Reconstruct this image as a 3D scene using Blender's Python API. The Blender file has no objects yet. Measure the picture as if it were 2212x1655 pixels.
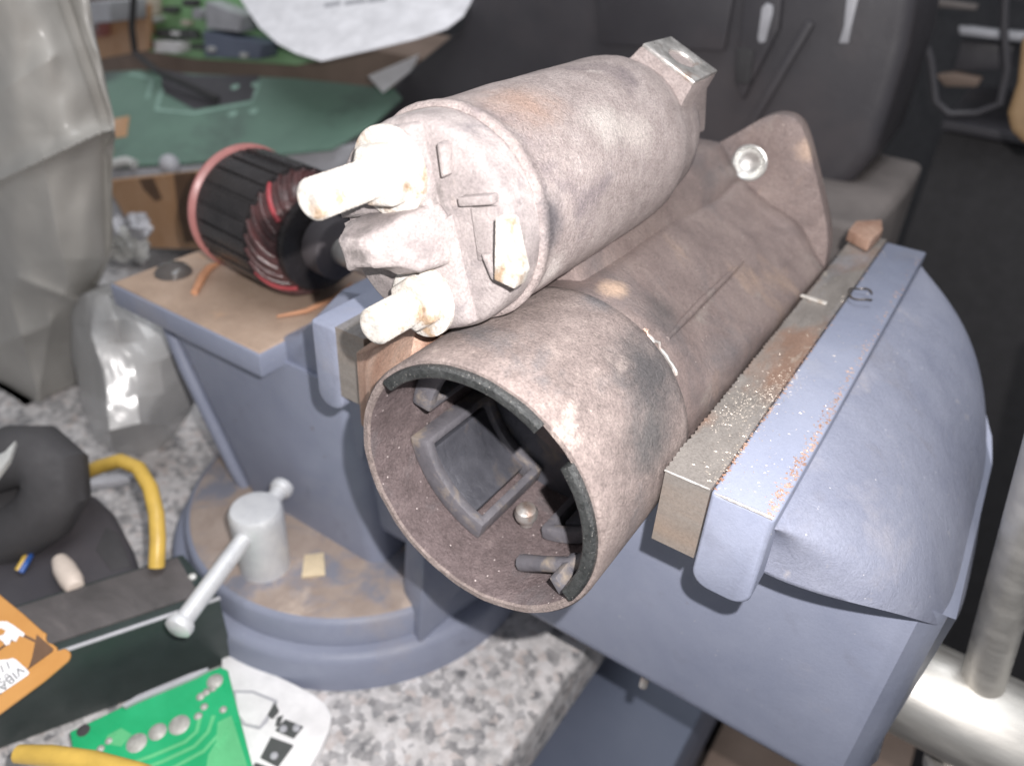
import bpy, bmesh, math, random
from mathutils import Vector, Matrix, noise as mnoise
random.seed(7)
R_ = math.radians
sc = bpy.context.scene
COL = sc.collection

# ------------------------------------------------------------------ camera
# world axes of the vise (mm): X along the slide, Y along the jaws, Z up.
# origin = centre of the open end of the motor tube; bench top at z = -183
OFFZ = 183.0
BENCH_H = 0.85
def W(p):
    return Vector((p[0]*.001, p[1]*.001, (p[2]+OFFZ)*.001 + BENCH_H))
F_PX, CX, CY = 1662.0, 1106.0, 827.5
vX = Vector((5610, 2328, -3006)).normalized()
vZ = Vector((262, -4511, -3006)); vZ = (vZ - vX*vZ.dot(vX)).normalized()
vY = vZ.cross(vX)
CAMP = Vector((86.29, -120.93, 133.28))
def c2w(v):
    v = Vector(v); return Vector((vX.dot(v), vY.dot(v), vZ.dot(v)))
def ray(px, py): return c2w(((px-CX)/F_PX, (py-CY)/F_PX, 1.0))
def at(px, py, ax, v):
    d = ray(px, py); i = 'xyz'.index(ax)
    return CAMP + d*((v-CAMP[i])/d[i])
def atp(px, py, o, n):
    d = ray(px, py); n = Vector(n)
    return CAMP + d*((Vector(o)-CAMP).dot(n)/d.dot(n))

cd = bpy.data.cameras.new('camera'); cam = bpy.data.objects.new('camera', cd); COL.objects.link(cam)
cr, cu, cb = c2w((1,0,0)), c2w((0,-1,0)), c2w((0,0,-1))
M = Matrix((cr, cu, cb)).transposed().to_4x4(); M.translation = W(CAMP)
cam.matrix_world = M
cd.sensor_width = 36.0; cd.lens = 36.0*F_PX/2212.0
cd.clip_start = .01; cd.clip_end = 60
cd.dof.use_dof = True; cd.dof.focus_distance = 0.198; cd.dof.aperture_fstop = cd.lens/2.5
sc.camera = cam

# ------------------------------------------------------------------ light
w = bpy.data.worlds.new('World'); sc.world = w; w.use_nodes = True
bg = w.node_tree.nodes['Background']; bg.inputs[0].default_value = (.93,.95,1,1); bg.inputs[1].default_value = .31
def lamp(name, kind, loc, energy, color=(1,1,1), **k):
    l = bpy.data.lights.new(name, kind); l.energy = energy; l.color = color
    for a, b in k.items(): setattr(l, a, b)
    o = bpy.data.objects.new(name, l); COL.objects.link(o); o.location = loc
    return o
# the phone's own flash, beside its lens
lamp('phone_flash', 'POINT', W(CAMP + cr*15.5 + cu*15.5), 4.7, (1,.96,.945), shadow_soft_size=.0016)
# the room's ceiling light, up and behind the bench
cl = lamp('ceiling_light', 'AREA', W((100, 250, 1250)), 9.5, (.95,.97,1), shape='RECTANGLE', size=1.2, size_y=.6)
cl.rotation_euler = (W((-250,200,-100)) - cl.location).to_track_quat('-Z','Y').to_euler()
vs = sc.view_settings
vs.view_transform = 'Standard'; vs.look = 'None'; vs.exposure = 0.14; vs.gamma = 1
try: vs.use_curve_mapping = False
except Exception: pass
sc.cycles.max_bounces = 6

# ------------------------------------------------------------------ materials
def nodes(name):
    m = bpy.data.materials.new(name); m.use_nodes = True
    nt = m.node_tree; return m, nt, nt.nodes['Principled BSDF']
def rgba(c): return (c[0], c[1], c[2], 1)
def ramp(nt, fac, stops):
    r = nt.nodes.new('ShaderNodeValToRGB'); e = r.color_ramp.elements
    while len(e) < len(stops): e.new(.5)
    for k, (p, c) in enumerate(stops): e[k].position = p; e[k].color = rgba(c)
    nt.links.new(fac, r.inputs[0]); return r.outputs[0]
def noise(nt, vec, scale, detail=4, rough=.6, dist=0):
    n = nt.nodes.new('ShaderNodeTexNoise'); n.inputs['Scale'].default_value = scale
    n.inputs['Detail'].default_value = detail; n.inputs['Roughness'].default_value = rough
    n.inputs['Distortion'].default_value = dist; nt.links.new(vec, n.inputs['Vector']); return n.outputs['Fac']
def mix(nt, fac, a, b, mode='MIX'):
    m = nt.nodes.new('ShaderNodeMix'); m.data_type = 'RGBA'; m.blend_type = mode
    for s, v in ((0, fac), (6, a), (7, b)):
        if hasattr(v, 'links'): nt.links.new(v, m.inputs[s])
        elif s == 0: m.inputs[0].default_value = v
        else: m.inputs[s].default_value = rgba(v)
    return m.outputs[2]
def mk(name, stops, scale=60, rough=.6, metal=0, bump=.2, bscale=900, patches=(), flecks=None, rvar=.12, stretch=None, spec=.5, bdist=.0010, coat=0, grain=0, gscale=1500, spots=(), sbase=(0,0,-38)):
    m, nt, b = nodes(name); L = nt.links
    tc = nt.nodes.new('ShaderNodeTexCoord'); v = tc.outputs['Object']
    if stretch:
        mp = nt.nodes.new('ShaderNodeMapping'); mp.inputs['Scale'].default_value = stretch
        L.new(v, mp.inputs[0]); v = mp.outputs[0]
    n1 = noise(nt, v, scale, 7, .65, .3)
    col = ramp(nt, n1, stops)
    for (psc, lo, hi, c, off) in patches:
        mp = nt.nodes.new('ShaderNodeMapping'); mp.inputs['Location'].default_value = (off, off*.7, -off)
        L.new(v, mp.inputs[0])
        f = ramp(nt, noise(nt, mp.outputs[0], psc, 6, .62, .4), ((lo, (0,0,0)), (hi, (1,1,1))))
        col = mix(nt, f, col, c)
    for (c, r, sc_, amp, colr, lo, hi) in spots:
        d = nt.nodes.new('ShaderNodeVectorMath'); d.operation = 'DISTANCE'
        st_ = nt.nodes.new('ShaderNodeMapping'); st_.vector_type = 'TEXTURE'
        st_.inputs['Location'].default_value = [(c[i]-sbase[i])*.001 for i in range(3)]
        st_.inputs['Scale'].default_value = [q*.001 for q in r]
        L.new(tc.outputs['Object'], st_.inputs[0]); L.new(st_.outputs[0], d.inputs[0])
        ad = nt.nodes.new('ShaderNodeMath'); ad.operation = 'MULTIPLY_ADD'
        L.new(noise(nt, tc.outputs['Object'], sc_, 6, .7, .4), ad.inputs[0]); ad.inputs[1].default_value = amp*1.5; L.new(d.outputs['Value'], ad.inputs[2])
        mr = nt.nodes.new('ShaderNodeMapRange'); mr.interpolation_type = 'SMOOTHSTEP'
        mr.inputs['From Min'].default_value = lo+.05; mr.inputs['From Max'].default_value = hi+amp*.75
        mr.inputs['To Min'].default_value = .92; mr.inputs['To Max'].default_value = 0
        L.new(ad.outputs[0], mr.inputs['Value']); f = mr.outputs['Result']
        col = mix(nt, f, col, colr)
    if flecks:
        fsc, thr, c = flecks
        vo = nt.nodes.new('ShaderNodeTexVoronoi'); vo.inputs['Scale'].default_value = fsc; L.new(v, vo.inputs['Vector'])
        f = ramp(nt, vo.outputs['Distance'], ((thr, (1,1,1)), (thr*1.6, (0,0,0))))
        sep = nt.nodes.new('ShaderNodeSeparateColor'); L.new(vo.outputs['Color'], sep.inputs[0])
        g = ramp(nt, sep.outputs[0], ((.72,(0,0,0)),(.8,(1,1,1))))
        ff = mix(nt, 1.0, f, g, 'MULTIPLY')
        col = mix(nt, ff, col, c)
    if grain:
        g = ramp(nt, noise(nt, tc.outputs['Object'], gscale, 4, .75), ((.3,(1-1.25*grain,)*3),(.5,(1,)*3),(.72,(1+grain,)*3)))
        col = mix(nt, 1.0, col, g, 'MULTIPLY')
    L.new(col, b.inputs['Base Color'])
    b.inputs['Metallic'].default_value = metal
    b.inputs['Specular IOR Level'].default_value = spec
    rr = ramp(nt, noise(nt, v, scale*2.3, 4), ((.3,(max(.02,rough-rvar),)*3),(.7,(min(1,rough+rvar),)*3)))
    L.new(rr, b.inputs['Roughness'])
    if coat: b.inputs['Coat Weight'].default_value = coat
    if bump:
        bn = nt.nodes.new('ShaderNodeBump'); bn.inputs['Strength'].default_value = bump; bn.inputs['Distance'].default_value = bdist
        L.new(noise(nt, v, bscale*.42, 9, .74, .9), bn.inputs['Height']); L.new(bn.outputs[0], b.inputs['Normal'])
    return m
def mkg(g, name, *a, **k): return mk(name, *a, grain=g, **k)
def plain(name, c, rough=.5, metal=0, **k):
    return mk(name, ((.3, [x*.82 for x in c]), (.7, [min(1,x*1.12) for x in c])), rough=rough, metal=metal, **k)

MT = {}
MT['yoke'] = mkg(0.34, 'rust_dust_steel', ((.25,(.17,.137,.128)),(.5,(.255,.207,.193)),(.75,(.345,.285,.263))), 160, .72, .1, .7, 1400,
    patches=((34,.56,.72,(.17,.16,.165),3.1),(70,.62,.75,(.5,.42,.38),8.7),(420,.64,.74,(.42,.355,.315),2.2)), bdist=.0013,
    spots=(((27,40,27),(13,15,13),130,.9,(.075,.072,.075),.85,1.3),((33,28,16),(9,14,10),150,.9,(.11,.105,.105),.8,1.2),((5,49,37),(7,7,6),200,.8,(.16,.15,.155),.7,1.1)))
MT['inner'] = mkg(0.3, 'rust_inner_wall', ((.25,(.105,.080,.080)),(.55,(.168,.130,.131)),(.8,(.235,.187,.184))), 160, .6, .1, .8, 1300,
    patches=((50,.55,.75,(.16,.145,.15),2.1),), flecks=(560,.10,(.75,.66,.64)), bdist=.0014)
MT['can'] = mkg(0.3, 'solenoid_can_rust', ((.22,(.27,.222,.212)),(.5,(.385,.325,.312)),(.78,(.50,.435,.42))), 130, .66, .08, .8, 2000,
    patches=((40,.56,.72,(.215,.18,.19),1.3),(55,.64,.74,(.58,.52,.49),5.9),(700,.62,.7,(.5,.44,.41),2.2)), bdist=.0014,
    spots=(((-5,62,80),(9,12,9),260,1.1,(.56,.51,.48),.85,1.0),((-2,75,75),(6,13,9),260,1.1,(.55,.49,.46),.82,.98),((1.5,26,66),(6,7,10),200,.8,(.12,.11,.12),.7,1.1),((1,30,50),(5,9,8),160,.9,(.72,.66,.63),.75,1.0),((-16,40,86),(12,14,8),120,.9,(.40,.28,.23),.7,1.2)))
MT['cap'] = mkg(0.24, 'dusty_cap', ((.25,(.20,.175,.175)),(.5,(.295,.26,.255)),(.75,(.40,.36,.35))), 110, .7, 0, .6, 1200,
    patches=((60,.58,.72,(.15,.135,.145),4.4),(90,.62,.72,(.42,.36,.33),7.7),(45,.6,.7,(.14,.125,.12),1.7)), bdist=.0010)
MT['stud'] = mk('zinc_stud', ((.3,(.50,.47,.43)),(.7,(.68,.65,.61))), 200, .5, .15, .6, 1500, patches=((130,.52,.66,(.40,.29,.20),3.3),(70,.55,.7,(.50,.43,.36),6.3)), grain=.3)
MT['house'] = mkg(0.24, 'drive_housing_grime', ((.25,(.145,.113,.107)),(.5,(.215,.168,.157)),(.78,(.285,.228,.208))), 60, .52, .12, .5, 700,
    patches=((24,.5,.68,(.15,.13,.13),2.2),(20,.58,.7,(.32,.235,.19),6.1),(55,.62,.72,(.27,.23,.21),4.)), flecks=(330,.05,(.55,.48,.44)), bdist=.0013,
    spots=(((4,60,34),(6,9,6),180,.6,(.55,.40,.30),.7,1.0),((20,180,50),(7,7,7),90,.6,(.52,.38,.29),.8,1.2),((20,70,32),(10,16,8),120,.9,(.10,.09,.09),.7,1.2)))
MT['bare'] = mk('bare_worn_metal', ((.3,(.42,.40,.38)),(.7,(.66,.64,.62))), 120, .38, .7, .3, 900, patches=((90,.55,.7,(.36,.25,.2),2.),))
MT['hole'] = mk('machined_bore', ((.3,(.50,.50,.49)),(.7,(.72,.72,.70))), 150, .36, .85, .15, 900)
MT['rubber'] = mkg(0.4, 'black_rubber_seal', ((.3,(.018,.02,.021)),(.75,(.06,.063,.063))), 300, .3, 0, .7, 1600, flecks=(1500,.12,(.4,.38,.35)))
MT['pole'] = mk('pole_shoe_steel', ((.3,(.06,.062,.075)),(.7,(.115,.117,.138))), 80, .5, .3, .4, 700, patches=((60,.55,.7,(.2,.165,.14),1.),))
MT['coil'] = mk('field_coil_varnish', ((.3,(.095,.093,.106)),(.7,(.165,.158,.175))), 90, .5, 0, .5, 800, patches=((80,.55,.7,(.30,.25,.2),1.),))
MT['paint'] = mkg(0.06, 'blue_grey_vise_paint', ((.3,(.215,.237,.318)),(.7,(.268,.290,.372))), 25, .45, 0, .22, 1000,
    patches=((16,.6,.78,(.31,.32,.37),3.),(60,.6,.75,(.21,.225,.29),6.),(9,.6,.8,(.33,.30,.30),1.),(75,.70,.715,(.16,.125,.11),4.),(110,.71,.73,(.42,.42,.45),7.)), flecks=(300,.05,(.46,.45,.47)), spec=.4)
MT['paintd'] = mkg(0.13, 'dusty_blue_grey_paint', ((.3,(.205,.220,.290)),(.7,(.262,.277,.348))), 40, .48, 0, .4, 500,
    patches=((30,.58,.78,(.33,.325,.37),2.),(22,.6,.76,(.215,.21,.24),5.),(140,.64,.74,(.36,.35,.38),8.)), flecks=(330,.06,(.62,.6,.62)))
MT['jawtop'] = mkg(0.22, 'jaw_plate_steel', ((.3,(.22,.20,.185)),(.7,(.36,.33,.305))), 70, .42, .45, .3, 800,
    patches=((45,.52,.66,(.32,.21,.16),4.),(38,.54,.7,(.33,.33,.36),7.),(90,.64,.74,(.6,.54,.46),2.)), stretch=(1,.35,1), flecks=(500,.07,(.7,.64,.55)))
MT['jawend'] = mkg(0.16, 'jaw_plate_brushed', ((.3,(.27,.25,.23)),(.7,(.36,.33,.305))), 40, .4, .5, .12, 300, stretch=(.35,1,2.6), patches=((14,.5,.7,(.37,.29,.235),2.),))
MT['scraped'] = mkg(0.35, 'scraped_rust', ((.3,(.30,.16,.11)),(.55,(.5,.33,.25)),(.8,(.66,.5,.42))), 90, .55, .2, .8, 900, stretch=(1,1,.25))
MT['granite'] = None
MT['rustflat'] = mkg(0.14, 'rusty_bare_top', ((.25,(.30,.215,.165)),(.5,(.43,.315,.24)),(.8,(.53,.41,.33))), 22, .6, .1, .3, 500,
    patches=((18,.56,.74,(.33,.26,.24),3.),(30,.62,.72,(.55,.36,.24),8.)))
MT['basetop'] = mk('dusty_rust_base', ((.25,(.24,.18,.15)),(.5,(.36,.29,.25)),(.8,(.5,.42,.37))), 30, .6, .05, .35, 500,
    patches=((22,.52,.62,(.22,.225,.27),3.),(24,.6,.7,(.55,.45,.38),6.)))
MT['steel'] = mk('plated_handle_steel', ((.3,(.60,.58,.54)),(.7,(.72,.70,.66))), 80, .43, .85, .1, 500, stretch=(.2,1,1))
MT['bolt'] = mk('galvanised_bolt', ((.3,(.62,.63,.65)),(.7,(.76,.77,.78))), 120, .42, .3, .3, 700)
MT['blackplastic'] = mk('dark_case_plastic', ((.3,(.050,.047,.054)),(.7,(.067,.064,.072))), 15, .5, 0, .2, 600, patches=((8,.55,.75,(.085,.075,.08),1.),))
MT['black'] = plain('black_soft', (.055,.053,.056), .75, bump=.4, bscale=400)
MT['darkgreen'] = plain('dark_green_case', (.032,.045,.043), .42, bump=.15)
MT['casetop'] = mk('scuffed_case_top', ((.3,(.06,.056,.056)),(.6,(.11,.10,.10)),(.8,(.2,.18,.175))), 60, .6, 0, .3, 500, stretch=(.5,1,1))
MT['greenpcb'] = mk('bright_green_solder_mask', ((.35,(.010,.34,.125)),(.65,(.02,.44,.18))), 30, .35, 0, .05, 500, coat=.3)
MT['greentrace'] = plain('green_trace', (.12,.50,.22), .35, bump=.05)
MT['fadegreen'] = mk('faded_green_board', ((.3,(.12,.20,.16)),(.7,(.17,.28,.22))), 12, .4, 0, .05, 500, patches=((9,.5,.7,(.075,.095,.09),2.),))
MT['fadegreen2'] = plain('pale_green_line', (.28,.43,.36), .5)
MT['midgreen'] = mk('mid_green_board', ((.3,(.22,.46,.20)),(.7,(.38,.62,.34))), 20, .45, 0, .05)
MT['orangepcb'] = mk('orange_brown_board', ((.3,(.50,.235,.065)),(.7,(.62,.32,.10))), 20, .45, 0, .1, 500)
MT['brownpcb'] = mk('brown_board', ((.3,(.46,.25,.12)),(.7,(.60,.38,.24))), 25, .5, 0, .1)
MT['darktrace'] = plain('dark_copper_area', (.15,.085,.05), .5)
MT['solder'] = plain('solder', (.66,.66,.64), .35, .3)
MT['dullsolder'] = mk('dull_solder', ((.3,(.34,.33,.30)),(.7,(.56,.55,.52))), 300, .42, .35, .5, 900)
MT['white'] = plain('white_plastic', (.87,.86,.86), .5, bump=.05)
MT['label'] = plain('white_sticker', (.84,.84,.85), .6, bump=0)
MT['ink'] = plain('grey_ink', (.22,.22,.23), .7, bump=0)
MT['greyblack'] = plain('dark_grey_pad', (.085,.09,.088), .5)
MT['palegrey'] = plain('pale_grey_plastic', (.45,.45,.48), .4)
MT['paper'] = plain('white_paper', (.86,.85,.88), .8, bump=.05)
MT['yellow'] = plain('yellow_cable_sheath', (.62,.41,.085), .38, bump=.08)
MT['blue'] = plain('blue_wire', (.03,.10,.35), .4, bump=0)
MT['cream'] = plain('cream_plastic', (.72,.62,.54), .45, bump=.05)
MT['armcore'] = mk('black_lacquered_core', ((.3,(.018,.016,.017)),(.7,(.04,.036,.037))), 60, .22, .2, .3, 500)
MT['pink'] = plain('red_pink_band', (.38,.16,.15), .35, bump=.1)
MT['redwind'] = mk('red_varnished_winding', ((.3,(.035,.024,.024)),(.7,(.11,.045,.045))), 120, .2, 0, .3, 600)
MT['redbright'] = plain('bright_red_wire', (.36,.06,.07), .25, bump=0)
MT['concrete'] = mk('rough_concrete', ((.3,(.12,.105,.10)),(.7,(.2,.175,.165))), 20, .8, 0, .5, 300)
MT['floor'] = plain('dark_floor', (.06,.058,.066), .8)
MT['wall'] = plain('dark_wall', (.06,.06,.066), .8)
MT['bluebox'] = mk('blue_grey_sheet', ((.3,(.13,.155,.22)),(.7,(.17,.195,.265))), 9, .5, 0, .1)
MT['card'] = mk('brown_card', ((.3,(.16,.115,.09)),(.7,(.25,.185,.15))), 14, .8, 0, .2)
MT['tan'] = plain('tan_box', (.36,.24,.13), .6)
MT['brass'] = plain('brass_chip', (.8,.66,.45), .5)
MT['filing'] = plain('bright_filings', (.56,.50,.43), .35, .4)
MT['wire'] = plain('black_wire', (.04,.038,.04), .5, bump=0)
MT['splinter'] = plain('orange_splinter', (.55,.28,.16), .6)
MT['curl'] = plain('dark_metal_curl', (.10,.09,.085), .35, .6)
def granite():
    m, nt, b = nodes('speckled_granite'); L = nt.links
    tc = nt.nodes.new('ShaderNodeTexCoord'); v = tc.outputs['Object']
    vo = nt.nodes.new('ShaderNodeTexVoronoi'); vo.inputs['Scale'].default_value = 260
    nz = nt.nodes.new('ShaderNodeTexNoise'); nz.inputs['Scale'].default_value = 300; L.new(v, nz.inputs[0])
    md = nt.nodes.new('ShaderNodeVectorMath'); md.operation = 'MULTIPLY_ADD'
    L.new(nz.outputs['Color'], md.inputs[0]); md.inputs[1].default_value = (.004,)*3; L.new(v, md.inputs[2])
    L.new(md.outputs[0], vo.inputs['Vector'])
    sep = nt.nodes.new('ShaderNodeSeparateColor'); L.new(vo.outputs['Color'], sep.inputs[0])
    c1 = ramp(nt, sep.outputs[0], ((.0,(.10,.10,.105)),(.22,(.26,.26,.27)),(.45,(.60,.58,.57)),(.75,(.80,.78,.78)),(1,(.56,.47,.43))))
    c2 = ramp(nt, noise(nt, v, 110, 6, .7), ((.36,(.2,.2,.21)),(.5,(.52,.5,.5)),(.66,(.78,.76,.77))))
    L.new(mix(nt, .5, c1, c2), b.inputs['Base Color']); b.inputs['Roughness'].default_value = .55
    return m
MT['granite'] = granite()
def bagmat(name, c, rough):
    m, nt, b = nodes(name); L = nt.links
    tc = nt.nodes.new('ShaderNodeTexCoord')
    L.new(ramp(nt, noise(nt, tc.outputs['Object'], 14, 4), ((.3,[x*.8 for x in c]),(.7,[min(1,x*1.12) for x in c]))), b.inputs['Base Color'])
    b.inputs['Roughness'].default_value = rough
    bn = nt.nodes.new('ShaderNodeBump'); bn.inputs['Strength'].default_value = .25; bn.inputs['Distance'].default_value = .005
    L.new(noise(nt, tc.outputs['Object'], 22, 3, .5, .8), bn.inputs['Height']); L.new(bn.outputs[0], b.inputs['Normal'])
    tr = nt.nodes.new('ShaderNodeBsdfTranslucent'); tr.inputs[0].default_value = rgba(c)
    ms = nt.nodes.new('ShaderNodeMixShader'); ms.inputs[0].default_value = .25
    L.new(b.outputs[0], ms.inputs[1]); L.new(tr.outputs[0], ms.inputs[2])
    L.new(ms.outputs[0], nt.nodes['Material Output'].inputs[0]); return m
MT['bag'] = bagmat('grey_plastic_film', (.50,.485,.455), .3)
MT['bag2'] = bagmat('shiny_pale_film', (.66,.655,.65), .2)
def glassmat():
    m, nt, b = nodes('clear_drop'); b.inputs['Base Color'].default_value = (.9,.82,.78,1)
    b.inputs['Transmission Weight'].default_value = .9; b.inputs['Roughness'].default_value = .05; return m
MT['drop'] = glassmat()

# ------------------------------------------------------------------ mesh helpers
class MB:
    def __init__(s): s.v = []; s.f = []
    def add(s, vs, fs):
        o = len(s.v); s.v += [tuple(p) for p in vs]; s.f += [tuple(i+o for i in f) for f in fs]; return s
    def box(s, x0, x1, y0, y1, z0, z1, m=None):
        vs = [Vector(p) for p in ((x0,y0,z0),(x1,y0,z0),(x1,y1,z0),(x0,y1,z0),(x0,y0,z1),(x1,y0,z1),(x1,y1,z1),(x0,y1,z1))]
        if m: vs = [m @ p for p in vs]
        return s.add(vs, ((0,3,2,1),(4,5,6,7),(0,1,5,4),(1,2,6,5),(2,3,7,6),(3,0,4,7)))
    def prism(s, pts, ext):
        n = len(pts); e = Vector(ext); a = [Vector(p) for p in pts]
        return s.add(a + [p+e for p in a], [tuple(range(n))[::-1], tuple(range(n, 2*n))] + [(i,(i+1)%n,n+(i+1)%n,n+i) for i in range(n)])
    def loft(s, rings, caps=(True, True), closed=True):
        n = len(rings[0]); vs = [p for r in rings for p in r]; fs = []
        m = n if closed else n-1
        for k in range(len(rings)-1):
            for i in range(m):
                j = (i+1) % n; fs.append((k*n+i, k*n+j, (k+1)*n+j, (k+1)*n+i))
        if caps[0]: fs.append(tuple(range(n))[::-1])
        if caps[1]: fs.append(tuple(range((len(rings)-1)*n, len(rings)*n)))
        return s.add(vs, fs)
    def lathe(s, prof, o, ax, n=32, caps=(True, True), a0=0, a1=2*math.pi):
        o = Vector(o); ax = Vector(ax).normalized()
        u = ax.orthogonal().normalized(); w_ = ax.cross(u)
        full = abs(a1-a0-2*math.pi) < 1e-6
        k = n if full else n+1
        rings = [[o + ax*t + (u*math.cos(a0+(a1-a0)*i/n) + w_*math.sin(a0+(a1-a0)*i/n))*r for i in range(k)] for t, r in prof]
        return s.loft(rings, caps, full)
    def tube(s, pts, r, n=10, caps=True):
        pts = [Vector(p) for p in pts]; rings = []; u = None
        for i, p in enumerate(pts):
            t = (pts[min(i+1,len(pts)-1)] - pts[max(i-1,0)]).normalized()
            u = (t.orthogonal() if u is None else u - t*u.dot(t)).normalized(); w_ = t.cross(u)
            rr = r[i] if isinstance(r, (list, tuple)) else r
            rings.append([p + (u*math.cos(2*math.pi*k/n) + w_*math.sin(2*math.pi*k/n))*rr for k in range(n)])
        return s.loft(rings, (caps, caps))
    def grid(s, fn, nu, nv):
        vs = [fn(i/nu, j/nv) for i in range(nu+1) for j in range(nv+1)]
        return s.add(vs, [(i*(nv+1)+j, (i+1)*(nv+1)+j, (i+1)*(nv+1)+j+1, i*(nv+1)+j+1) for i in range(nu) for j in range(nv)])
    def holed(s, outer, holes, o, u, w_, th):
        """plate: outline and round holes (2-D, mm) in the frame o,u,w_, thickness along u x w_"""
        o, u, w_ = Vector(o), Vector(u), Vector(w_); n = u.cross(w_).normalized()*th
        loops = [outer] + [[(hx+hr*math.cos(2*math.pi*k/24), hy+hr*math.sin(2*math.pi*k/24)) for k in range(24)] for hx, hy, hr in holes]
        b = bmesh.new(); es = []
        for lp in loops:
            vv = [b.verts.new((x, y, 0)) for x, y in lp]
            es += [b.edges.new((vv[i], vv[(i+1) % len(vv)])) for i in range(len(vv))]
        bmesh.ops.triangle_fill(b, use_beauty=True, use_dissolve=False, edges=es, normal=(0,0,1))
        b.verts.index_update()
        vs = [o + u*q.co.x + w_*q.co.y for q in b.verts]; N = len(vs)
        fs = [tuple(q.index for q in f.verts) for f in b.faces]
        b.free()
        allf = [f[::-1] for f in fs] + [tuple(i+N for i in f) for f in fs]
        k = 0
        for lp in loops:
            L_ = len(lp)
            allf += [(k+i, k+(i+1) % L_, k+(i+1) % L_+N, k+i+N) for i in range(L_)]
            k += L_
        return s.add(vs + [p+n for p in vs], allf)
    def build(s, name, mat, parent=None, bevel=0, seg=2, smooth=True, angle=38, sub=0, rough=0, rscale=.1):
        base = parent['_o'] if parent is not None and '_o' in parent else None
        org = Vector(base) if base is not None else Vector((0,0,0))
        bm = bmesh.new()
        vv = [bm.verts.new(p) for p in s.v]
        for f in s.f:
            try: bm.faces.new([vv[i] for i in f])
            except ValueError: pass
        bmesh.ops.remove_doubles(bm, verts=bm.verts, dist=1e-4)
        bmesh.ops.recalc_face_normals(bm, faces=bm.faces)
        if bevel:
            es = [e for e in bm.edges if len(e.link_faces) == 2 and e.calc_face_angle(0) > R_(30)]
            bmesh.ops.bevel(bm, geom=es, offset=bevel, segments=seg, profile=.6, affect='EDGES', clamp_overlap=True)
        if sub:
            bmesh.ops.subdivide_edges(bm, edges=bm.edges, cuts=sub, use_grid_fill=True)
        if rough:
            bm.normal_update()
            for q in bm.verts:
                q.co += q.normal*rough*mnoise.fractal(q.co*rscale, 1, 2, 4)
        for q in bm.verts: q.co = W(q.co) - org
        bm.normal_update()
        for f in bm.faces: f.smooth = smooth
        for e in bm.edges:
            if len(e.link_faces) == 2 and e.calc_face_angle(0) > R_(angle): e.smooth = False
        me = bpy.data.meshes.new(name); bm.to_mesh(me); bm.free()
        me.materials.append(mat if not isinstance(mat, str) else MT[mat])
        o = bpy.data.objects.new(name, me); COL.objects.link(o)
        if parent is not None:
            o.parent = parent; o['_o'] = list(org)
        return o
def tag(o, label, cat, group=None, kind=None):
    o['label'] = label
    if cat: o['category'] = cat
    if group: o['group'] = group
    if kind: o['kind'] = kind
    return o
def thing(name, base, label, cat, group=None):
    o = bpy.data.objects.new(name, None); COL.objects.link(o); o.empty_display_size = .02
    o.location = W(base); o['_o'] = list(W(base))
    return tag(o, label, cat, group)
def copy_part(o, parent, matrix_loc):
    c = o.copy(); COL.objects.link(c); c.parent = parent; c.location = matrix_loc; return c
def circ(cx, cz, r, y, n=48, a0=0):
    return [Vector((cx+r*math.cos(a0+2*math.pi*k/n), y, cz+r*math.sin(a0+2*math.pi*k/n))) for k in range(n)]
def rectloop(x0, x1, z0, z1, r, y, n=5):
    pts = []
    for cx_, cz_, a in ((x1-r,z1-r,0),(x0+r,z1-r,90),(x0+r,z0+r,180),(x1-r,z0+r,270)):
        for k in range(n+1):
            t = R_(a+90*k/n); pts.append(Vector((cx_+r*math.cos(t), y, cz_+r*math.sin(t))))
    return pts

# ------------------------------------------------------------------ setting
f = MB().box(-3000,3000,-2000,4000,-1053,-1033).build('floor', 'floor'); tag(f, 'dark workshop floor far below the bench', None, kind='structure')
f = MB().box(-3000,3000,1800,1830,-1033,1600).build('back_wall', 'wall'); tag(f, 'dark wall far behind the bench', None, kind='structure')
bench = thing('granite_bench', (-500,200,-1033), 'speckled pale grey granite bench slab the vise stands on', 'workbench')
def slabpts():
    pts = []
    for x in range(-900, -6, 12): pts.append((x, -330))
    return pts
MB().box(-1000,-6,-330,700,-223,-183).build('slab', 'granite', bench, bevel=5, seg=3)
MB().box(-980,-60,-300,680,-1033,-224).build('pedestal', 'card', bench)

# ------------------------------------------------------------------ bench vise
vise = thing('bench_vise', (-158,120,-183), 'blue-grey painted cast bench vise with its jaws gripping the rusty starter motor', 'vise')
BC = (-146,100)
MB().lathe([(0,98),(17,97),(19.5,95.5),(20.8,92.5),(21,60)], (BC[0],BC[1],-183), (0,0,1), 96, (True,True)).build('swivel_base', 'paint', vise)
tt = MB().lathe([(0,89.5),(11.5,88.5),(13.2,87.4),(14,85.5)], (BC[0],BC[1],-162), (0,0,1), 96, (False,False)).build('turntable', 'paint', vise)
MB().lathe([(0,85.7),(.8,84.6),(1.0,10)], (BC[0],BC[1],-148.2), (0,0,1), 96, (False,True)).build('dusty_top', 'basetop', tt)
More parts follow.
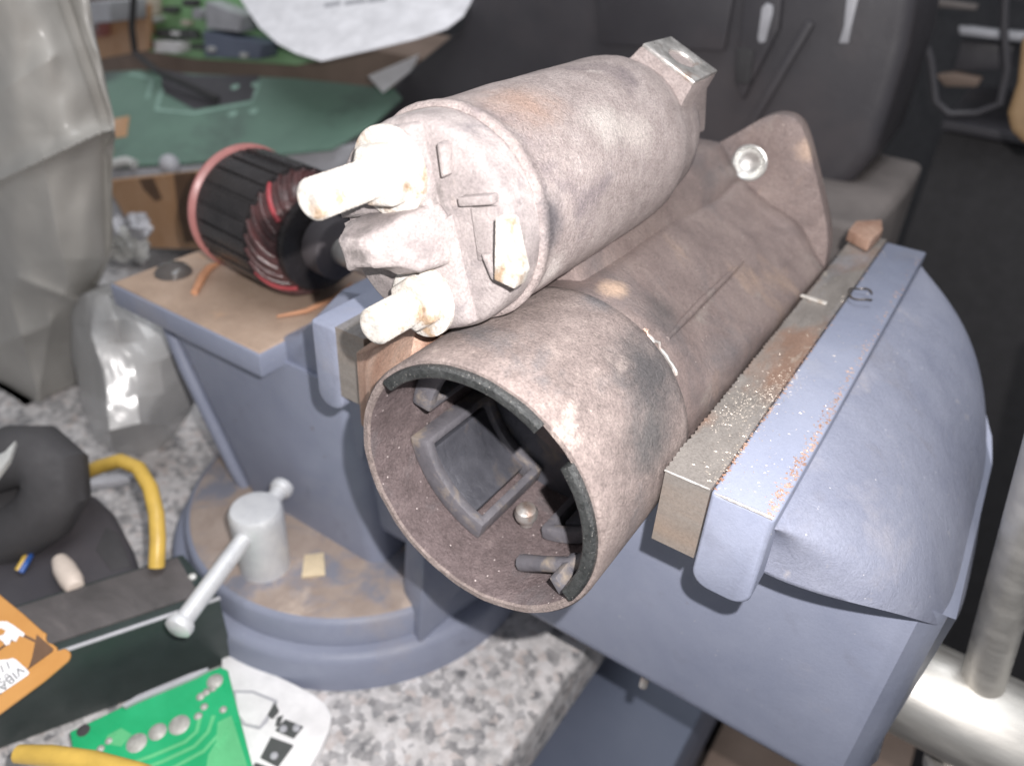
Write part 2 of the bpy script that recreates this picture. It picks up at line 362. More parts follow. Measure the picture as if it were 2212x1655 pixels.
# fixed body (column) with a bead along its left front edge
bx = MB()
def bodyring(z, x0, x1, y0, y1, r=9):
    return [Vector((p.x, p.z, z)) for p in rectloop(x0, x1, y0, y1, r, 0)]
rings = []
for k in range(11):
    t = k/10; z = -150 + t*100
    xl = -193 - 47*t - 8*max(0, t-.75)**1.5*8
    rings.append(bodyring(z, xl, -99-11*t, 64, 186+10*t))
bx.loft(rings)
body = bx.build('fixed_body', 'paint', vise)
MB().tube([(-238.5,66.5,-58),(-226,65,-84),(-213,65,-112),(-201,65,-138),(-196,66,-150)], [3,3.6,3.6,3.6,3], 12).build('edge_bead', 'paint', body)
MB().prism([(-150,66,-52),(-107,66,-88),(-100,66,-40),(-88,66,-24),(-80,66,-20),(-80,66,2),(-112,66,-4),(-140,66,-34),(-152,66,-40)], (0,140,0)).build('jaw_support', 'paint', body, bevel=3)
# foot wedge of the body beside the slide
tip = at(905,1396,'z',-164); lf = at(868,1330,'z',-164); rt = at(1030,1290,'z',-164)
fq = [lf, tip, rt, Vector((-20,130,-164)), Vector((-110,130,-164))]
MB().loft([fq, [Vector((p.x*.99-1, p.y+5, -112)) for p in fq]]).build('body_foot', 'paint', body, bevel=2.5)
# anvil
av = MB(); av.box(-253,-148,51.5,150,-52,-40.6)
anv = av.build('anvil', 'paint', vise, bevel=1.5)
MB().box(-251.8,-149,52.8,148.6,-41,-40).build('rusty_top', 'rustflat', anv, bevel=.3, seg=1)
# slide beam
sl = MB()
prof = rectloop(70,196,-134,-22,10,0)
def rimxz(y):
    s_ = max(-1, min(1, (y-133)/86)); c = math.sqrt(1-s_*s_)
    return 67.5+56.5*c**.85, -21-50*c**3.2
def beamring(g, ins=0):
    out = []
    for p in prof:
        y = 133+(p.x-133)*(1-ins/63); z = -78+(p.z+78)*(1-ins/56)
        xe, zr = rimxz(y)
        top = -22 + (zr+1.5+22)*max(0,g)**2.5
        out.append(Vector((-118 if g < 0 else 60+(xe-60)*g + ins*.25, y, min(z, top))))
    return out
sl.loft([beamring(g, i_) for g, i_ in ((-1,0),(0,0),(.2,0),(.4,0),(.55,0),(.7,0),(.8,0),(.9,0),(.96,0),(1,0),(1,1.5),(1,4),(1,9))])
beam = sl.build('slide_beam', 'paint', vise)
# jaws
def jaw(name, x0, x1, z0):
    def ring(y, g):
        out = []
        for cx_, cz_, a, r in ((x1-g,6-g,0,.9),(x0+g,6-g,90,.9),(x0+g,z0+g,180,5),(x1-g,z0+g,270,5)):
            sx = -1 if a in (0,270) else 1; sz = -1 if a in (0,90) else 1
            for k in range(7):
                t = R_(a+15*k); out.append(Vector((cx_+sx*r+r*math.cos(t), y, cz_+sz*r+r*math.sin(t))))
        return out
    return MB().loft([ring(31,.9),ring(31.3,.35),ring(32,0),ring(234,0),ring(234.7,.35),ring(235,.9)]).build(name, 'paint', vise, angle=50)
fj = jaw('fixed_jaw', -90, -78, -27.5)
def jaw_plate(par, xi, xo, z0, z1, name='jaw_plate'):
    pts = []; n = 170; s_ = 1 if xi > xo else -1
    for k in range(n):
        y = 31 + 204*k/(n-1); pts.append((xi + (0 if k % 2 else -.5*s_)+ random.uniform(-.2,.2), y))
    pts += [(xo,235),(xo,31)]
    o = MB().prism([(x,y,z0) for x,y in pts],(0,0,z1-z0)).build(name, 'jawtop', par)
    o.data.materials.append(MT['jawend'])
    for p in o.data.polygons:
        if p.normal.y < -.9: p.material_index = 1
    return o
jaw_plate(fj, -65.5, -78.4, -20, 7.2)
mj = jaw('moving_jaw', 51.4, 68, -26.5)
jaw_plate(mj, 38.2, 51.2, -17.5, 6.8)
MB().tube([(52.2,31.5,5.75),(56,31.45,5.85),(62,31.45,5.8),(67.2,31.6,5.7)], [.25,.5,.45,.6], 8).build('worn_edge', 'bare', mj)
MB().tube([(38.6,31.0,6.65),(44,30.95,6.7),(51,31.0,6.7)], [.3,.38,.3], 8).build('worn_edge', 'bare', mj)
MB().lathe([(0,1.7),(5.0,1.7),(5.6,1.1)], Vector((at(1388,1480,'y',73).x,74.5,-132.5)), (0,-.12,-1), 16).build('set_screw', 'bare', beam)
# screw seam / gap lines on plate: a thin bright joint
dm = MB()
def domept(u, v):
    th = -math.pi/2 + math.pi*u; c, s_ = math.cos(th), math.sin(th)
    ph = v*math.pi/2
    x = 67.5 + 56.5*(c**.85)*(.65*math.sin(ph)+.35*v)
    y = 133 + 100*s_ - 8*s_*math.sin(ph)
    zr = -21 - 50*c**3.2
    z = 1.0 + (zr-1.0)*(.75*(1-math.cos(ph))+.25*v)
    return Vector((x, y, z))
dm.grid(domept, 72, 28)
rim = [domept(i/72, 1) for i in range(73)]
low = [Vector((66+(p.x-66)*.93, 133+(p.y-133)*.9, p.z-7)) for p in rim]
low2 = [Vector((66+(p.x-66)*.6, 133+(p.y-133)*.6, p.z-8)) for p in rim]
o_ = len(dm.v); dm.v += [tuple(p) for p in rim+low+low2]
for i in range(72):
    dm.f.append((o_+i, o_+i+1, o_+73+i+1, o_+73+i)); dm.f.append((o_+73+i, o_+73+i+1, o_+146+i+1, o_+146+i))
dm.build('jaw_buttress', 'paintd', mj, angle=60)
# spindle head and its sliding handle bar
sp = MB().lathe([(0,14),(0,17),(2,20),(4,20.5),(75,20.5),(77,19),(78,15)], (118,133,-131), (1,0,0), 64).build('spindle_head', 'steel', vise)
MB().tube([(161,133,-218),(150.5,133,-156),(132,133,-46),(118,133,37)], 7.4, 32).build('handle_bar', 'steel', sp)
MB().lathe([(0,8),(0,11),(1.5,12.5),(7,12.5),(8.5,11),(8.5,8)], (150.6,133,-157), Vector((18.5,0,-110)).normalized(), 40).build('collar', 'steel', sp)
# swivel lock bolt with sliding lever
lb = MB().lathe([(0,11.5),(45,12),(49,12),(51,10.8),(51.4,7)], (-144,34,-162), (0,0,1), 40).build('lock_bolt', 'bolt', vise)
le = at(392,1346,'z',-125); lc = Vector((-144,34,-119)); lo = lc + (lc-le)*.36
lv = MB().tube([lo, le], 3.9, 20).build('lever', 'bolt', lb)
def knob(c, ax, r, l):
    MB().lathe([(0,r*.55),(l*.15,r*.9),(l*.4,r),(l*.8,r*.95),(l,r*.6)], c, ax, 28).build('lever_end', 'bolt', lb)
ld = (le-lc).normalized()
knob(le-ld*2, ld, 5.8, 6)
knob(lo+ld*2, -ld, 5.6, 6)

# ------------------------------------------------------------------ starter motor
st = thing('starter_motor', (0,0,-38), 'rusty dust-brown starter motor body with its solenoid on top, clamped in the vise jaws', 'starter motor')
# yoke: open tube
n = 96
ok = MB()
prof = [(52,35.2),(6,35.2),(.6,35.4),(0,35.9),(0,37.4),(.8,38),(14,38.05),(47,38),(50,37.6),(51,36.4)]
rings = []
for y, r in prof:
    rr = []
    for k in range(n):
        a = 2*math.pi*k/n
        j = .12*mnoise.noise(Vector((math.cos(a)*3, math.sin(a)*3, y*.05)))
        rr.append(Vector(((r+j)*math.cos(a), y + (.25*mnoise.noise(Vector((math.cos(a)*6, math.sin(a)*6, 2.))) if y < 2 else 0), (r+j)*math.sin(a))))
    rings.append(rr)
ok.loft(rings, (False, False))
yk = ok.build('yoke', 'yoke', st, angle=50)
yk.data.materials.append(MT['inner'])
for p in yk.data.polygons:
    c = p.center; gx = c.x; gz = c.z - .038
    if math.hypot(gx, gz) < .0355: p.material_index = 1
# back plate inside the tube
MB().loft([circ(0,0,35.1,49,64), circ(0,0,12,50.5,64)], (False, True)).build('inner_plate', 'pole', yk)
# rubber seal strips on the rim
def arcstrip(a0, a1, r0, r1, y0, y1, nn=40):
    rg = []
    for k in range(nn+1):
        a = R_(a0+(a1-a0)*k/nn); c, s_ = math.cos(a), math.sin(a)
        wv = .18*mnoise.noise(Vector((a*9, 3, 0)))
        rg.append([Vector((r*c, y, r*s_)) for r, y in ((r0+wv, y0+.5),(r0+.5+wv, y0),(r1-.6, y0-.3+wv),(r1,y0+.4),(r1,y1),(r0+wv,y1))])
    return MB().loft(rg)
for a0, a1, r0 in ((139,58,33.2),(41,-28,33.0)):
    arcstrip(a0, a1, r0, 36.6, -1.6, 8).build('rubber_seal', 'rubber', yk, bevel=.25, angle=50)
# pole shoes and field coils on the inner wall
def polar(a, r, y): return Vector((r*math.cos(a), y, r*math.sin(a)))
def shoe(ac, ha, y0, y1, r0, r1):
    rg = []
    for k in range(15):
        a = R_(ac-ha+2*ha*k/14)
        rg.append([polar(a,r0,y0),polar(a,r0,y1),polar(a,r1,y1),polar(a,r1,y0)])
    return MB().loft(rg)
def coil(ac, ha, y0, y1, r, wd, th):
    m = MB(); pts = []
    for k in range(13): pts.append((R_(ac-ha+2*ha*k/12), y0))
    for k in range(1,7): pts.append((R_(ac+ha), y0+(y1-y0)*k/6))
    for k in range(1,13): pts.append((R_(ac+ha-2*ha*k/12), y1))
    for k in range(1,6): pts.append((R_(ac-ha), y1+(y0-y1)*k/6))
    rg = []
    yc = (y0+y1)/2; ac_ = R_(ac)
    for a, y in pts:
        si = 1-wd/((y1-y0)/2); sa = 1-wd/(R_(ha)*r)
        ai, yi = ac_+(a-ac_)*sa, yc+(y-yc)*si
        rg.append([polar(a,r,y),polar(a,r-th,y),polar(ai,r-th,yi),polar(ai,r,yi)])
    rg.append(rg[0]); return m.loft(rg, (False,False))
for ac, y0_, th_ in ((224,15,6.6),(314,27,4.5),(141,17,6.6)):
    shoe(ac, 22, y0_+5, 46, 30.5, 34.8).build('pole_shoe', 'pole', yk, bevel=.6)
    coil(ac, 32.5, y0_, 49, 34.6, 3.4, th_).build('field_coil', 'coil', yk, bevel=1.0)
def incyl(px, py, r):
    d = ray(px, py); o_ = CAMP
    A = d.x**2+d.z**2; B = 2*(o_.x*d.x+o_.z*d.z); Cc = o_.x**2+o_.z**2-r*r
    return o_ + d*((-B+math.sqrt(B*B-4*A*Cc))/(2*A))
sh = incyl(1137,1112,30); nn = Vector((-sh.x,-6,-sh.z)).normalized()
MB().lathe([(-4,2.2),(-.5,2.2),(-.4,3.5),(1.2,3.7),(2.8,3.0),(3.6,1.2)], sh, nn, 24).build('screw_head', 'bare', yk)
MB().tube([polar(R_(-75),33,14),polar(R_(-55),30.5,12),polar(R_(-38),32,11),polar(R_(-24),33.5,12)], [2.6,2.2,2.4,2], 10).build('coil_lead', 'coil', yk)
MB().box(-2.6,2.6,3,14,-1.2,1.2, Matrix.Translation(polar(R_(-38),32.6,0)) @ Matrix.Rotation(R_(50),4,'Y')).build('lead_tab', 'coil', yk, bevel=.3)
# side lug scraped bright, toward the left jaw
lg = MB().loft([[Vector(q) for q in ((-65,26,5),(-46,26,17),(-30,14,31),(-27.5,9,26),(-35.2,9,13.5),(-38,9,0),(-38,9,-8),(-65,26,-24))],
                [Vector(q) for q in ((-65,60,8),(-46,60,20),(-30,50,33),(-27.5,50,26),(-35.2,50,13.5),(-38,50,0),(-38,50,-10),(-65,60,-24))]])
lg.build('side_lug', 'scraped', yk, bevel=1.2)

# drive housing
dh = MB(); rings = []
def sstep(x): x = max(0, min(1, x)); return x*x*(3-2*x)
def hr(a, y):
    a = a % (2*math.pi)
    if a > math.pi*1.5: a -= 2*math.pi
    w_ = sstep((y-54)/34); f_ = max(0, min(1, (y-128)/50)); fl_ = 1-math.sqrt(max(0, 1-f_*f_))
    c = math.cos(a); s_ = math.sin(a); dg = math.degrees(a)
    d = 30.4 - 4.2*sstep((y-60)/110)
    flat = d/(.533*c+.847*s_) if 6 < dg < 122 else 36.8
    flat = min(flat, 37.4)
    if 60 <= dg <= 190: flat = min(flat, 36-4*sstep((y-110)/55)*sstep((dg-60)/15))
    r = 36.8*(1-w_) + flat*w_
    up = 5.5*sstep((dg-4)/40)*(1-.6*sstep((dg-40)/40))
    r += up*fl_
    if c > .3: r = min(r, 37.6/c)
    return r + .35*mnoise.noise(Vector((c*2.2, s_*2.2, y*.03)))
ys = [50,51,54,60,70,85,100,115,130,145,152,158,163,167,171,174,176.5,178,185]
for y in ys: rings.append([polar(2*math.pi*k/144, hr(2*math.pi*k/144, y)*(.965 if y < 51 else 1), y) for k in range(144)])
dh.loft(rings, (True, False))
hs = dh.build('drive_housing', 'house', st, angle=50)
fl = [(-34,33),(-20.5,42),(-8,52),(-1,58.2),(3,60.6),(7,61.6),(11,61.4),(14.5,59.5),(17.5,55.5),(21,49.5),(29.5,33.5),(35,22),(37.4,12),(37.6,-5),(34,-22),(22,-36),(-4,-58),(-12,-60),(-20,-52),(-34,-24),(-38,0)]
def smoothpoly(p, it=1):
    for _ in range(it):
        q = []
        for i in range(len(p)):
            a, b = p[i], p[(i+1)%len(p)]
            q += [(a[0]*.75+b[0]*.25, a[1]*.75+b[1]*.25), (a[0]*.25+b[0]*.75, a[1]*.25+b[1]*.75)]
        p = q
    return p
MB().holed(smoothpoly(fl), [(-1.2,41.2,6.6)], (0,185,0), (1,0,0), (0,0,1), -8).build('mounting_flange', 'house', hs, bevel=.9)
MB().lathe([(-8.3,7.2),(-8.6,6.6),(-8.2,6.1),(-6.4,5.6),(-5.0,4.0),(-4.4,2),(-4.2,.2)], (-1.2,193.2,41.2), (0,1,0), 40, (False,False)).build('bolt_hole_bush', 'hole', hs)
# rib along the housing and the welded bead where it meets the tube
MB().tube([polar(R_(50),hr(R_(44),y_)-.2,y_) for y_ in (58,75,95,118,138)], [.7,1.1,1.2,1.0,.4], 10).build('rib', 'house', hs)
wb = []
for k in range(15):
    a = R_(60-24*k/14); wb.append(polar(a, 37.2+.5*mnoise.noise(Vector((k*.7,0,0))), 51.5+1.4*mnoise.noise(Vector((k*.9,5,0)))))
MB().tube(wb, [.5+.7*abs(mnoise.noise(Vector((k*.8,9,1)))) for k in range(15)], 8).build('weld_bead', 'bare', hs)
# web between housing and solenoid
MB().loft([[Vector((x,y,z)) for x,z in ((-44,22),(0,24),(-5,37),(-14,47),(-40,46))] for y,g in ((58,0),(90,.3),(130,.8),(170,1),(186,.6))]).build('solenoid_web', 'house', hs, bevel=2)

# solenoid
SX, SZ = -24.3, 61.5
cn = MB(); rings = []
prof = [(22.6,25.6),(21.9,26.2),(22.1,27.0),(23.0,27.5),(24.6,27.5),(25.4,26.9),(28,26.7),(32,26.9),(36,26.9),(40,27),(45,27),(50,27.1),(55,27),(60,27),(65,27),(70,27),(76,26.9),(82,27),(88,27),(93,27),(98,27),(104,26.6),(108,25.2),(116,24.2),(124,22.8),(130,20.5),(134,16)]
for y, r in prof:
    rr = []
    for k in range(80):
        a = 2*math.pi*k/80
        j = .4*mnoise.noise(Vector((math.cos(a)*2.4, math.sin(a)*2.4, y*.06)))+.15*mnoise.noise(Vector((math.cos(a)*9, math.sin(a)*9, y*.3)))
        if y < 26: j += .22*mnoise.noise(Vector((math.cos(a)*9, math.sin(a)*9, y)))
        rr.append(Vector((SX+(r+j)*math.cos(a), y, SZ+(r+j)*math.sin(a))))
    rings.append(rr)
cn.loft(rings)
can = cn.build('solenoid', 'can', st, angle=55)
U = Vector((math.cos(R_(66)),0,math.sin(R_(66)))); T = Vector((U.z,0,-U.x))
base_ = Vector((SX,0,SZ))
lug = MB()
def lp(t, y, r): return base_ + T*t + U*r + Vector((0,y,0))
lug.loft([[lp(-14,108,15),lp(17,108,10),lp(17,140,8),lp(-14,140,15)],[lp(-9.5,110.5,24),lp(12.5,110.5,22),lp(11,134,22),lp(-9,134,24)],[lp(-8.4,111,28.4),lp(12.2,111,28.0),lp(11.6,131.5,28.2),lp(-8,131.5,28.4)]])
lugo = lug.build('mounting_lug', 'can', can, bevel=1.2)
MB().holed([(-8.2,.4),(12,.4),(11.4,20.2),(-7.8,20.2)], [(2,10,4.6)], lp(0,111,27.7), T, (0,1,0), 1.5).build('worn_lug_face', 'bare', lugo, bevel=.5)
# cap
cp = MB(); rings = []
for y, r in [(24,26.0),(14.5,26.0),(12.6,25.5),(11.8,24.4),(11.5,20)]:
    rings.append([Vector((SX+(r+.3*mnoise.noise(Vector((math.cos(2*math.pi*k/72)*4, math.sin(2*math.pi*k/72)*4, y*.2))))*math.cos(2*math.pi*k/72), y, SZ+r*math.sin(2*math.pi*k/72))) for k in range(72)])
cp.loft(rings, (False, True))
cap = cp.build('terminal_cap', 'cap', can, angle=50)
US, LS = Vector((-30.9,0,74.9)), Vector((-21.8,0,45.4))
dn = (LS-US).normalized(); wd = Vector((-dn.z,0,dn.x));
if wd.x < 0: wd = -wd
def pt(c, a, b, y): return Vector((c.x,0,c.z)) + wd*a + dn*b + Vector((0,y,0))
mid = (US+LS)/2
# raised half of the cap that carries the studs: high round the upper one, lower round the other
def dshape(r, amax, b0, b1, n_=26):
    lft, rgt = [], []
    o_ = Vector((SX-mid.x,0,SZ-mid.z)); oa, obb = o_.dot(wd), o_.dot(dn)
    for k in range(n_):
        b_ = b0+(b1-b0)*k/(n_-1)
        h_ = math.sqrt(max(.04, r*r-(b_-obb)**2))
        lft.append((oa-h_, b_)); rgt.append((max(oa-h_+.1, min(amax, oa+h_)), b_))
    return lft + rgt[::-1]
def plate_at(r0, amax, b0, b1, ys_):
    m_ = MB(); rg_ = []
    for y_, ins_r in ys_:
        rg_.append([pt(mid,a_,b_,y_) for a_,b_ in dshape(r0-ins_r, amax-ins_r*.8, b0+ins_r*.8, b1-ins_r*.8)])
    return m_.loft(rg_)
plate_at(25.0, 9.5, -25, -5, ((13,0),(9.6,.2),(8.7,.9),(8.3,2.0))).build('terminal_saddle', 'cap', can, angle=50)
plate_at(25.0, 12.5, -4, 24.4, ((13,0),(9.8,.3),(8.8,1.6))).build('terminal_saddle', 'cap', can, angle=50)
# barrier between the studs
MB().loft([[pt(mid,a,b,y) for a,b in sh] for y, sh in (
    (11,((-11.5,-6),(10,-7.5),(13,-2),(12,7),(4,8.2),(-4,5),(-11,6))),
    (2,((-11.5,-6),(6.5,-6.5),(9,-2),(8,6.4),(2,7.4),(-5,4.6),(-11,5.6))),
    (-1.5,((-10.4,-5.2),(3,-5),(5.4,-1),(5,3.6),(1,4.2),(-5,3.6),(-10,5.0))),
    (-5,((-9.4,-4.0),(-2,-4),(0,0),(-.6,2.6),(-2,3.2),(-6,2.8),(-9,4.0))))]).build('barrier', 'cap', can, bevel=1.4, seg=3, sub=1, rough=.6, rscale=.2)
def stud(c, y1, nm, r=4.5):
    prof = []; y = 12.0; k = 0
    while y > y1+1.2:
        prof.append((12-y, r-.42-.42*math.cos(k*math.pi/2))); y -= .32; k += 1
    prof += [(12-y1-.9, r-.2), (12-y1-.2, r-1.0), (12-y1, r-1.6), (12-y1-.1, r-2.8), (12-y1-.2,.4)]
    s_ = MB().lathe(prof, (c.x,12,c.z), (0,-1,0), 36).build(nm, 'stud', can, angle=60)
    return s_
def nut(c, y0, y1, r, tilt=0):
    rg = []
    for y, q in ((y0,r),(y0-(y0-y1)*.8,r),(y1,r*.88)):
        rg.append([Vector((c.x+q*math.cos(R_(60*k+tilt)),y,c.z+q*math.sin(R_(60*k+tilt)))) for k in range(6)])
    MB().loft(rg).build('terminal_nut', 'stud', can, bevel=.8)
stud(US, -17, 'terminal_stud'); nut(US, 7.6, 2.0, 7.8, 12)
MB().lathe([(0,10.5),(1.4,10.5),(1.8,9.6),(1.8,5)], (US.x,8.6,US.z), (0,-1,0), 36).build('washer', 'stud', can)
stud(LS, -10.5, 'terminal_stud'); nut(LS, 8, 3, 7.2, 40)
MB().lathe([(0,9.2),(1.2,9.2),(1.5,8.4),(1.5,5)], (LS.x+.3,8.2,LS.z-.2), (0,-1,.06), 36).build('washer', 'stud', can)
# ridges, small box and spade terminal on the right of the cap (placed on the face plane)
def fp(px, py, y=11.0): return at(px, py, 'y', y)
def bar(quad, y0, y1, nm, mt, bev=.4):
    MB().loft([[fp(*q, y=y0) for q in quad], [fp(*q, y=y0)+Vector((0,y1-y0,0)) for q in quad]]).build(nm, mt, can, bevel=bev)
bar(((962,300),(978,304),(984,372),(972,380)), 12, 8.6, 'cap_ridge', 'cap', .9)
bar(((1004,420),(1076,414),(1080,436),(1008,440)), 12, 9.0, 'terminal_box', 'cap', .6)
bar(((1024,446),(1078,442),(1092,560),(1040,560)), 12, 10.6, 'cap_panel', 'cap')
bar(((1054,540),(1070,542),(1088,596),(1078,598)), 12, 9, 'cap_ridge', 'cap', .6)
bar(((1096,458),(1120,466),(1146,580),(1136,610),(1092,590)), 11.0, 6.4, 'spade_terminal', 'stud', .5)
# tiny hair and burrs on the can are left to the material

# ------------------------------------------------------------------ loose bits on the vise
fm = MB()
for _ in range(520):
    y = 31 + abs(random.gauss(0, 40)) if random.random()<.75 else random.uniform(31,225)
    if y > 228: continue
    x = random.choice((random.gauss(51.3,1.6), random.gauss(50.4,1.2), random.gauss(49,4), random.gauss(57,5), random.gauss(66,1.2)))
    if not 39 < x < 67: continue
    z = 6.9 if x < 51.3 else 6.1
    if y < 33.5: continue
    s_ = random.uniform(.08,.26); a = random.uniform(0,6.3); l = random.uniform(.8,2.6)
    d = Vector((math.cos(a),math.sin(a),0))*s_*l; e = Vector((-math.sin(a),math.cos(a),0))*s_*.5
    c = Vector((x,y,z)); h = Vector((0,0,s_*.7))
    fm.add([c-d-e, c+d-e, c+e, c+h], ((0,1,3),(1,2,3),(2,0,3),(0,2,1)))
for _ in range(900):
    t_ = random.random(); y = 58 + 40*t_ + random.gauss(0,4); x = 41 + 11*t_ + random.gauss(0,2.6)
    if not 39 < x < 56 or y < 34: continue
    z = 6.8 if x < 51.3 else 6.02
    s_ = random.uniform(.06,.2); a = random.uniform(0,6.3); l = random.uniform(.8,2.6)
    d = Vector((math.cos(a),math.sin(a),0))*s_*l; e = Vector((-math.sin(a),math.cos(a),0))*s_*.5
    c = Vector((x,y,z)); h = Vector((0,0,s_*.6))
    fm.add([c-d-e, c+d-e, c+e, c+h], ((0,1,3),(1,2,3),(2,0,3),(0,2,1)))
o = fm.build('metal_filings', 'filing', smooth=False); tag(o, 'bright metal filings scattered over the right jaw and its plate', 'filings', kind='stuff')
rd = MB()
for _ in range(650):
    y = 31.5 + abs(random.gauss(0,45)) if random.random() < .8 else random.uniform(32,225)
    x = random.gauss(66.2,.9) if random.random() < .7 else random.gauss(51.6,.5)
    if y > 230 or x > 67.6: continue
    s_ = random.uniform(.12,.5); a = random.uniform(0,6.3)
    d = Vector((math.cos(a),math.sin(a),0))*s_*random.uniform(.8,2); e = Vector((-math.sin(a),math.cos(a),0))*s_*.7
    c = Vector((x,y,6.02)); rd.add([c-d-e, c+d-e, c+e, c+Vector((0,0,s_*.35))], ((0,1,3),(1,2,3),(2,0,3),(0,2,1)))
o = rd.build('rust_dust', 'scraped', smooth=False); tag(o, 'brown rust dust along both edges of the right jaw top', 'rust dust', kind='stuff')
c0 = at(1855,640,'z',7.5); pts = []
for k in range(26):
    a = R_(30+300*k/25); pts.append(c0 + Vector((4.4*math.cos(a)+1.2*(k/25), 5.4*math.sin(a), .6+.9*math.sin(a*1.5)**2)))
o = MB().tube(pts, [.35+.25*abs(mnoise.noise(Vector((k*.9,0,0)))) for k in range(26)], 8).build('metal_curl', 'curl'); tag(o, 'thin dark curl of swarf lying on the right jaw top', 'swarf')
o = MB().prism([at(1728,641,'z',7.1),at(1733,638,'z',7.1),at(1787,655,'z',7.1),at(1784,660,'z',7.1)],(0,0,.5)).build('bright_sliver', 'stud'); tag(o, 'straight bright metal sliver across the right jaw plate', 'metal sliver')
q = [at(*p,'z',7.2) for p in ((1826,520),(1842,500),(1898,497),(1900,520),(1872,545))]
o = MB().prism(q,(0,0,5)).build('rusty_chip', 'scraped', bevel=.8); tag(o, 'rusty brown chip lying on the far end of the right jaw plate', 'rust chip')
q = [at(*p,'z',-147) for p in ((658,1203),(700,1198),(703,1244),(652,1250))]
o = MB().prism(q,(0,0,1.6)).build('square_chip', 'brass', bevel=.3); tag(o, 'small square cream chip lying on the dusty vise base', 'chip')
c0 = at(375,590,'z',-40)
o = MB().lathe([(0,9),(1.5,8.6),(3.6,6.6),(5,3.4),(5.4,.5)], c0, (0,0,1), 32).build('resin_drop', 'drop'); tag(o, 'clear glossy resin drop on the rusty anvil', 'resin drop')
o = MB().tube([at(420,632,'z',-38.6),at(436,600,'z',-38.4),at(450,580,'z',-38.2),at(478,566,'z',-38.4)],[1.6,2.2,1.8,.8],10).build('orange_splinter', 'splinter'); tag(o, 'bent orange splinter lying on the rusty anvil', 'splinter')
o = MB().tube([at(598,684,'z',-38.9),at(660,672,'z',-38.6),at(720,645,'z',-38.6),at(760,612,'z',-38.9)],[.6,1.1,1.2,.5],10).build('copper_strip', 'splinter'); tag(o, 'long thin coppery strip along the back edge of the anvil beside the jaw', 'copper strip')

# ------------------------------------------------------------------ armature on the anvil
ar = thing('armature', (-196,108,-40), 'black armature with a pinkish end band and red windings lying on the anvil', 'motor armature')
A0 = Vector((-218,108,-9)); AX = Vector((68,-7,0)).normalized(); ARS = .905
A_u = AX.cross(Vector((0,0,1))).normalized(); A_w = AX.cross(A_u)
def acyl(prof, n=64): return MB().lathe([(t_*.93, r_*ARS) for t_, r_ in prof], A0, AX, n)
MB().lathe([(-34,5),(-33,6),(105,6),(106,5)], A0, AX, 24).build('shaft', 'bare', ar)
acyl([(0,29),(.6,32.4),(1.6,33.4),(3.0,33.4),(4.0,32.2),(5.6,29)]).build('end_band', 'pink', ar)
core = acyl([(5.6,31.4),(47,31.4),(47.5,30)]).build('core', 'armcore', ar)
for k in range(22):
    a = 2*math.pi*k/22
    r_ = A_u*math.cos(a) + A_w*math.sin(a); t_ = AX.cross(r_)
    pts = [A0+AX*7+r_*q*ARS+t_*e for q,e in ((30.8,-3.3),(32.4,-3.15),(32.4,3.15),(30.8,3.3))]
    MB().prism(pts, AX*36).build('core_tooth', 'armcore', core, bevel=.5)
acyl([(47,27),(48,31),(56,29.5),(61,26),(63,20)]).build('winding_body', 'redwind', ar)
for k in range(28):
    a = 2*math.pi*k/28; P = []
    for j in range(7):
        t = j/6; aa = a + .5*t
        P.append(A0 + AX*(43+14*t) + (A_u*math.cos(aa)+A_w*math.sin(aa))*ARS*(30.6+1.0*math.sin(t*math.pi)-4.5*t*t))
    MB().tube(P, 1.1, 8).build('winding', 'redbright' if k % 7 == 2 else 'redwind', ar)
acyl([(61,8),(61,24),(62,25),(66,25),(67,23.5),(67,8)]).build('commutator', 'armcore', ar)
acyl([(67,8),(67.5,15),(78,15),(79,13)]).build('shaft_collar', 'blackplastic', ar)

# ------------------------------------------------------------------ plastic bag at the left
bagT = thing('plastic_bag', (-370,100,-183), 'crumpled translucent grey plastic bag standing at the left edge', 'plastic bag')
rows = [(-60,95),(0,130),(90,160),(180,192),(284,226),(400,226),(500,230),(560,228),(640,190),(740,176),(860,176),(1010,190)]
def edge(py):
    for i in range(len(rows)-1):
        if py <= rows[i+1][0]:
            t = (py-rows[i][0])/(rows[i+1][0]-rows[i][0]); return rows[i][1]+(rows[i+1][1]-rows[i][1])*t
    return rows[-1][1]
def segd(p, a, b):
    ax, ay = b[0]-a[0], b[1]-a[1]; t = max(0,min(1,((p[0]-a[0])*ax+(p[1]-a[1])*ay)/(ax*ax+ay*ay)))
    return math.hypot(p[0]-a[0]-t*ax, p[1]-a[1]-t*ay), t
folds = [((-240,500),(226,284),9,17),((-60,870),(230,980),8,18),((40,600),(168,650),5,14),((-60,240),(120,120),3,60),((20,640),(90,870),4,30),((-40,760),(110,700),4,24),((110,690),(60,980),3,18),((90,330),(150,620),4,50)]
def bagsurf(u, v):
    py = -60+1070*v; px = edge(py)-(edge(py)+240)*(1-u)
    y = 92 - 34*math.sin(math.pi*min(1,(1-u)*1.1))**.8
    for a_, b_, h_, w_ in folds:
        d_, t_ = segd((px,py), a_, b_); y -= h_*math.exp(-d_/w_)*(.6+.4*t_)
    y += 8*mnoise.noise(Vector((px*.005, py*.003, 3.3))) + 1.6*mnoise.noise(Vector((px*.018, py*.011, 8)))
    return at(px, py, 'y', y)
m = MB(); rg = []
for j in range(221):
    v_ = j/220; row = [bagsurf(i/110, v_) for i in range(111)]
    row += [Vector((p_.x, 150-52*(abs(i-30)/30)**2 if False else p_.y + 4 + 40*math.sin(math.pi*(1-(1-i/110)*.98)), p_.z)) for i, p_ in reversed(list(enumerate(row)))]
    rg.append([Vector((p_.x, p_.y, max(p_.z,-182.6))) for p_ in row])
m.loft(rg).build('bag_body', 'bag', bagT, angle=80)
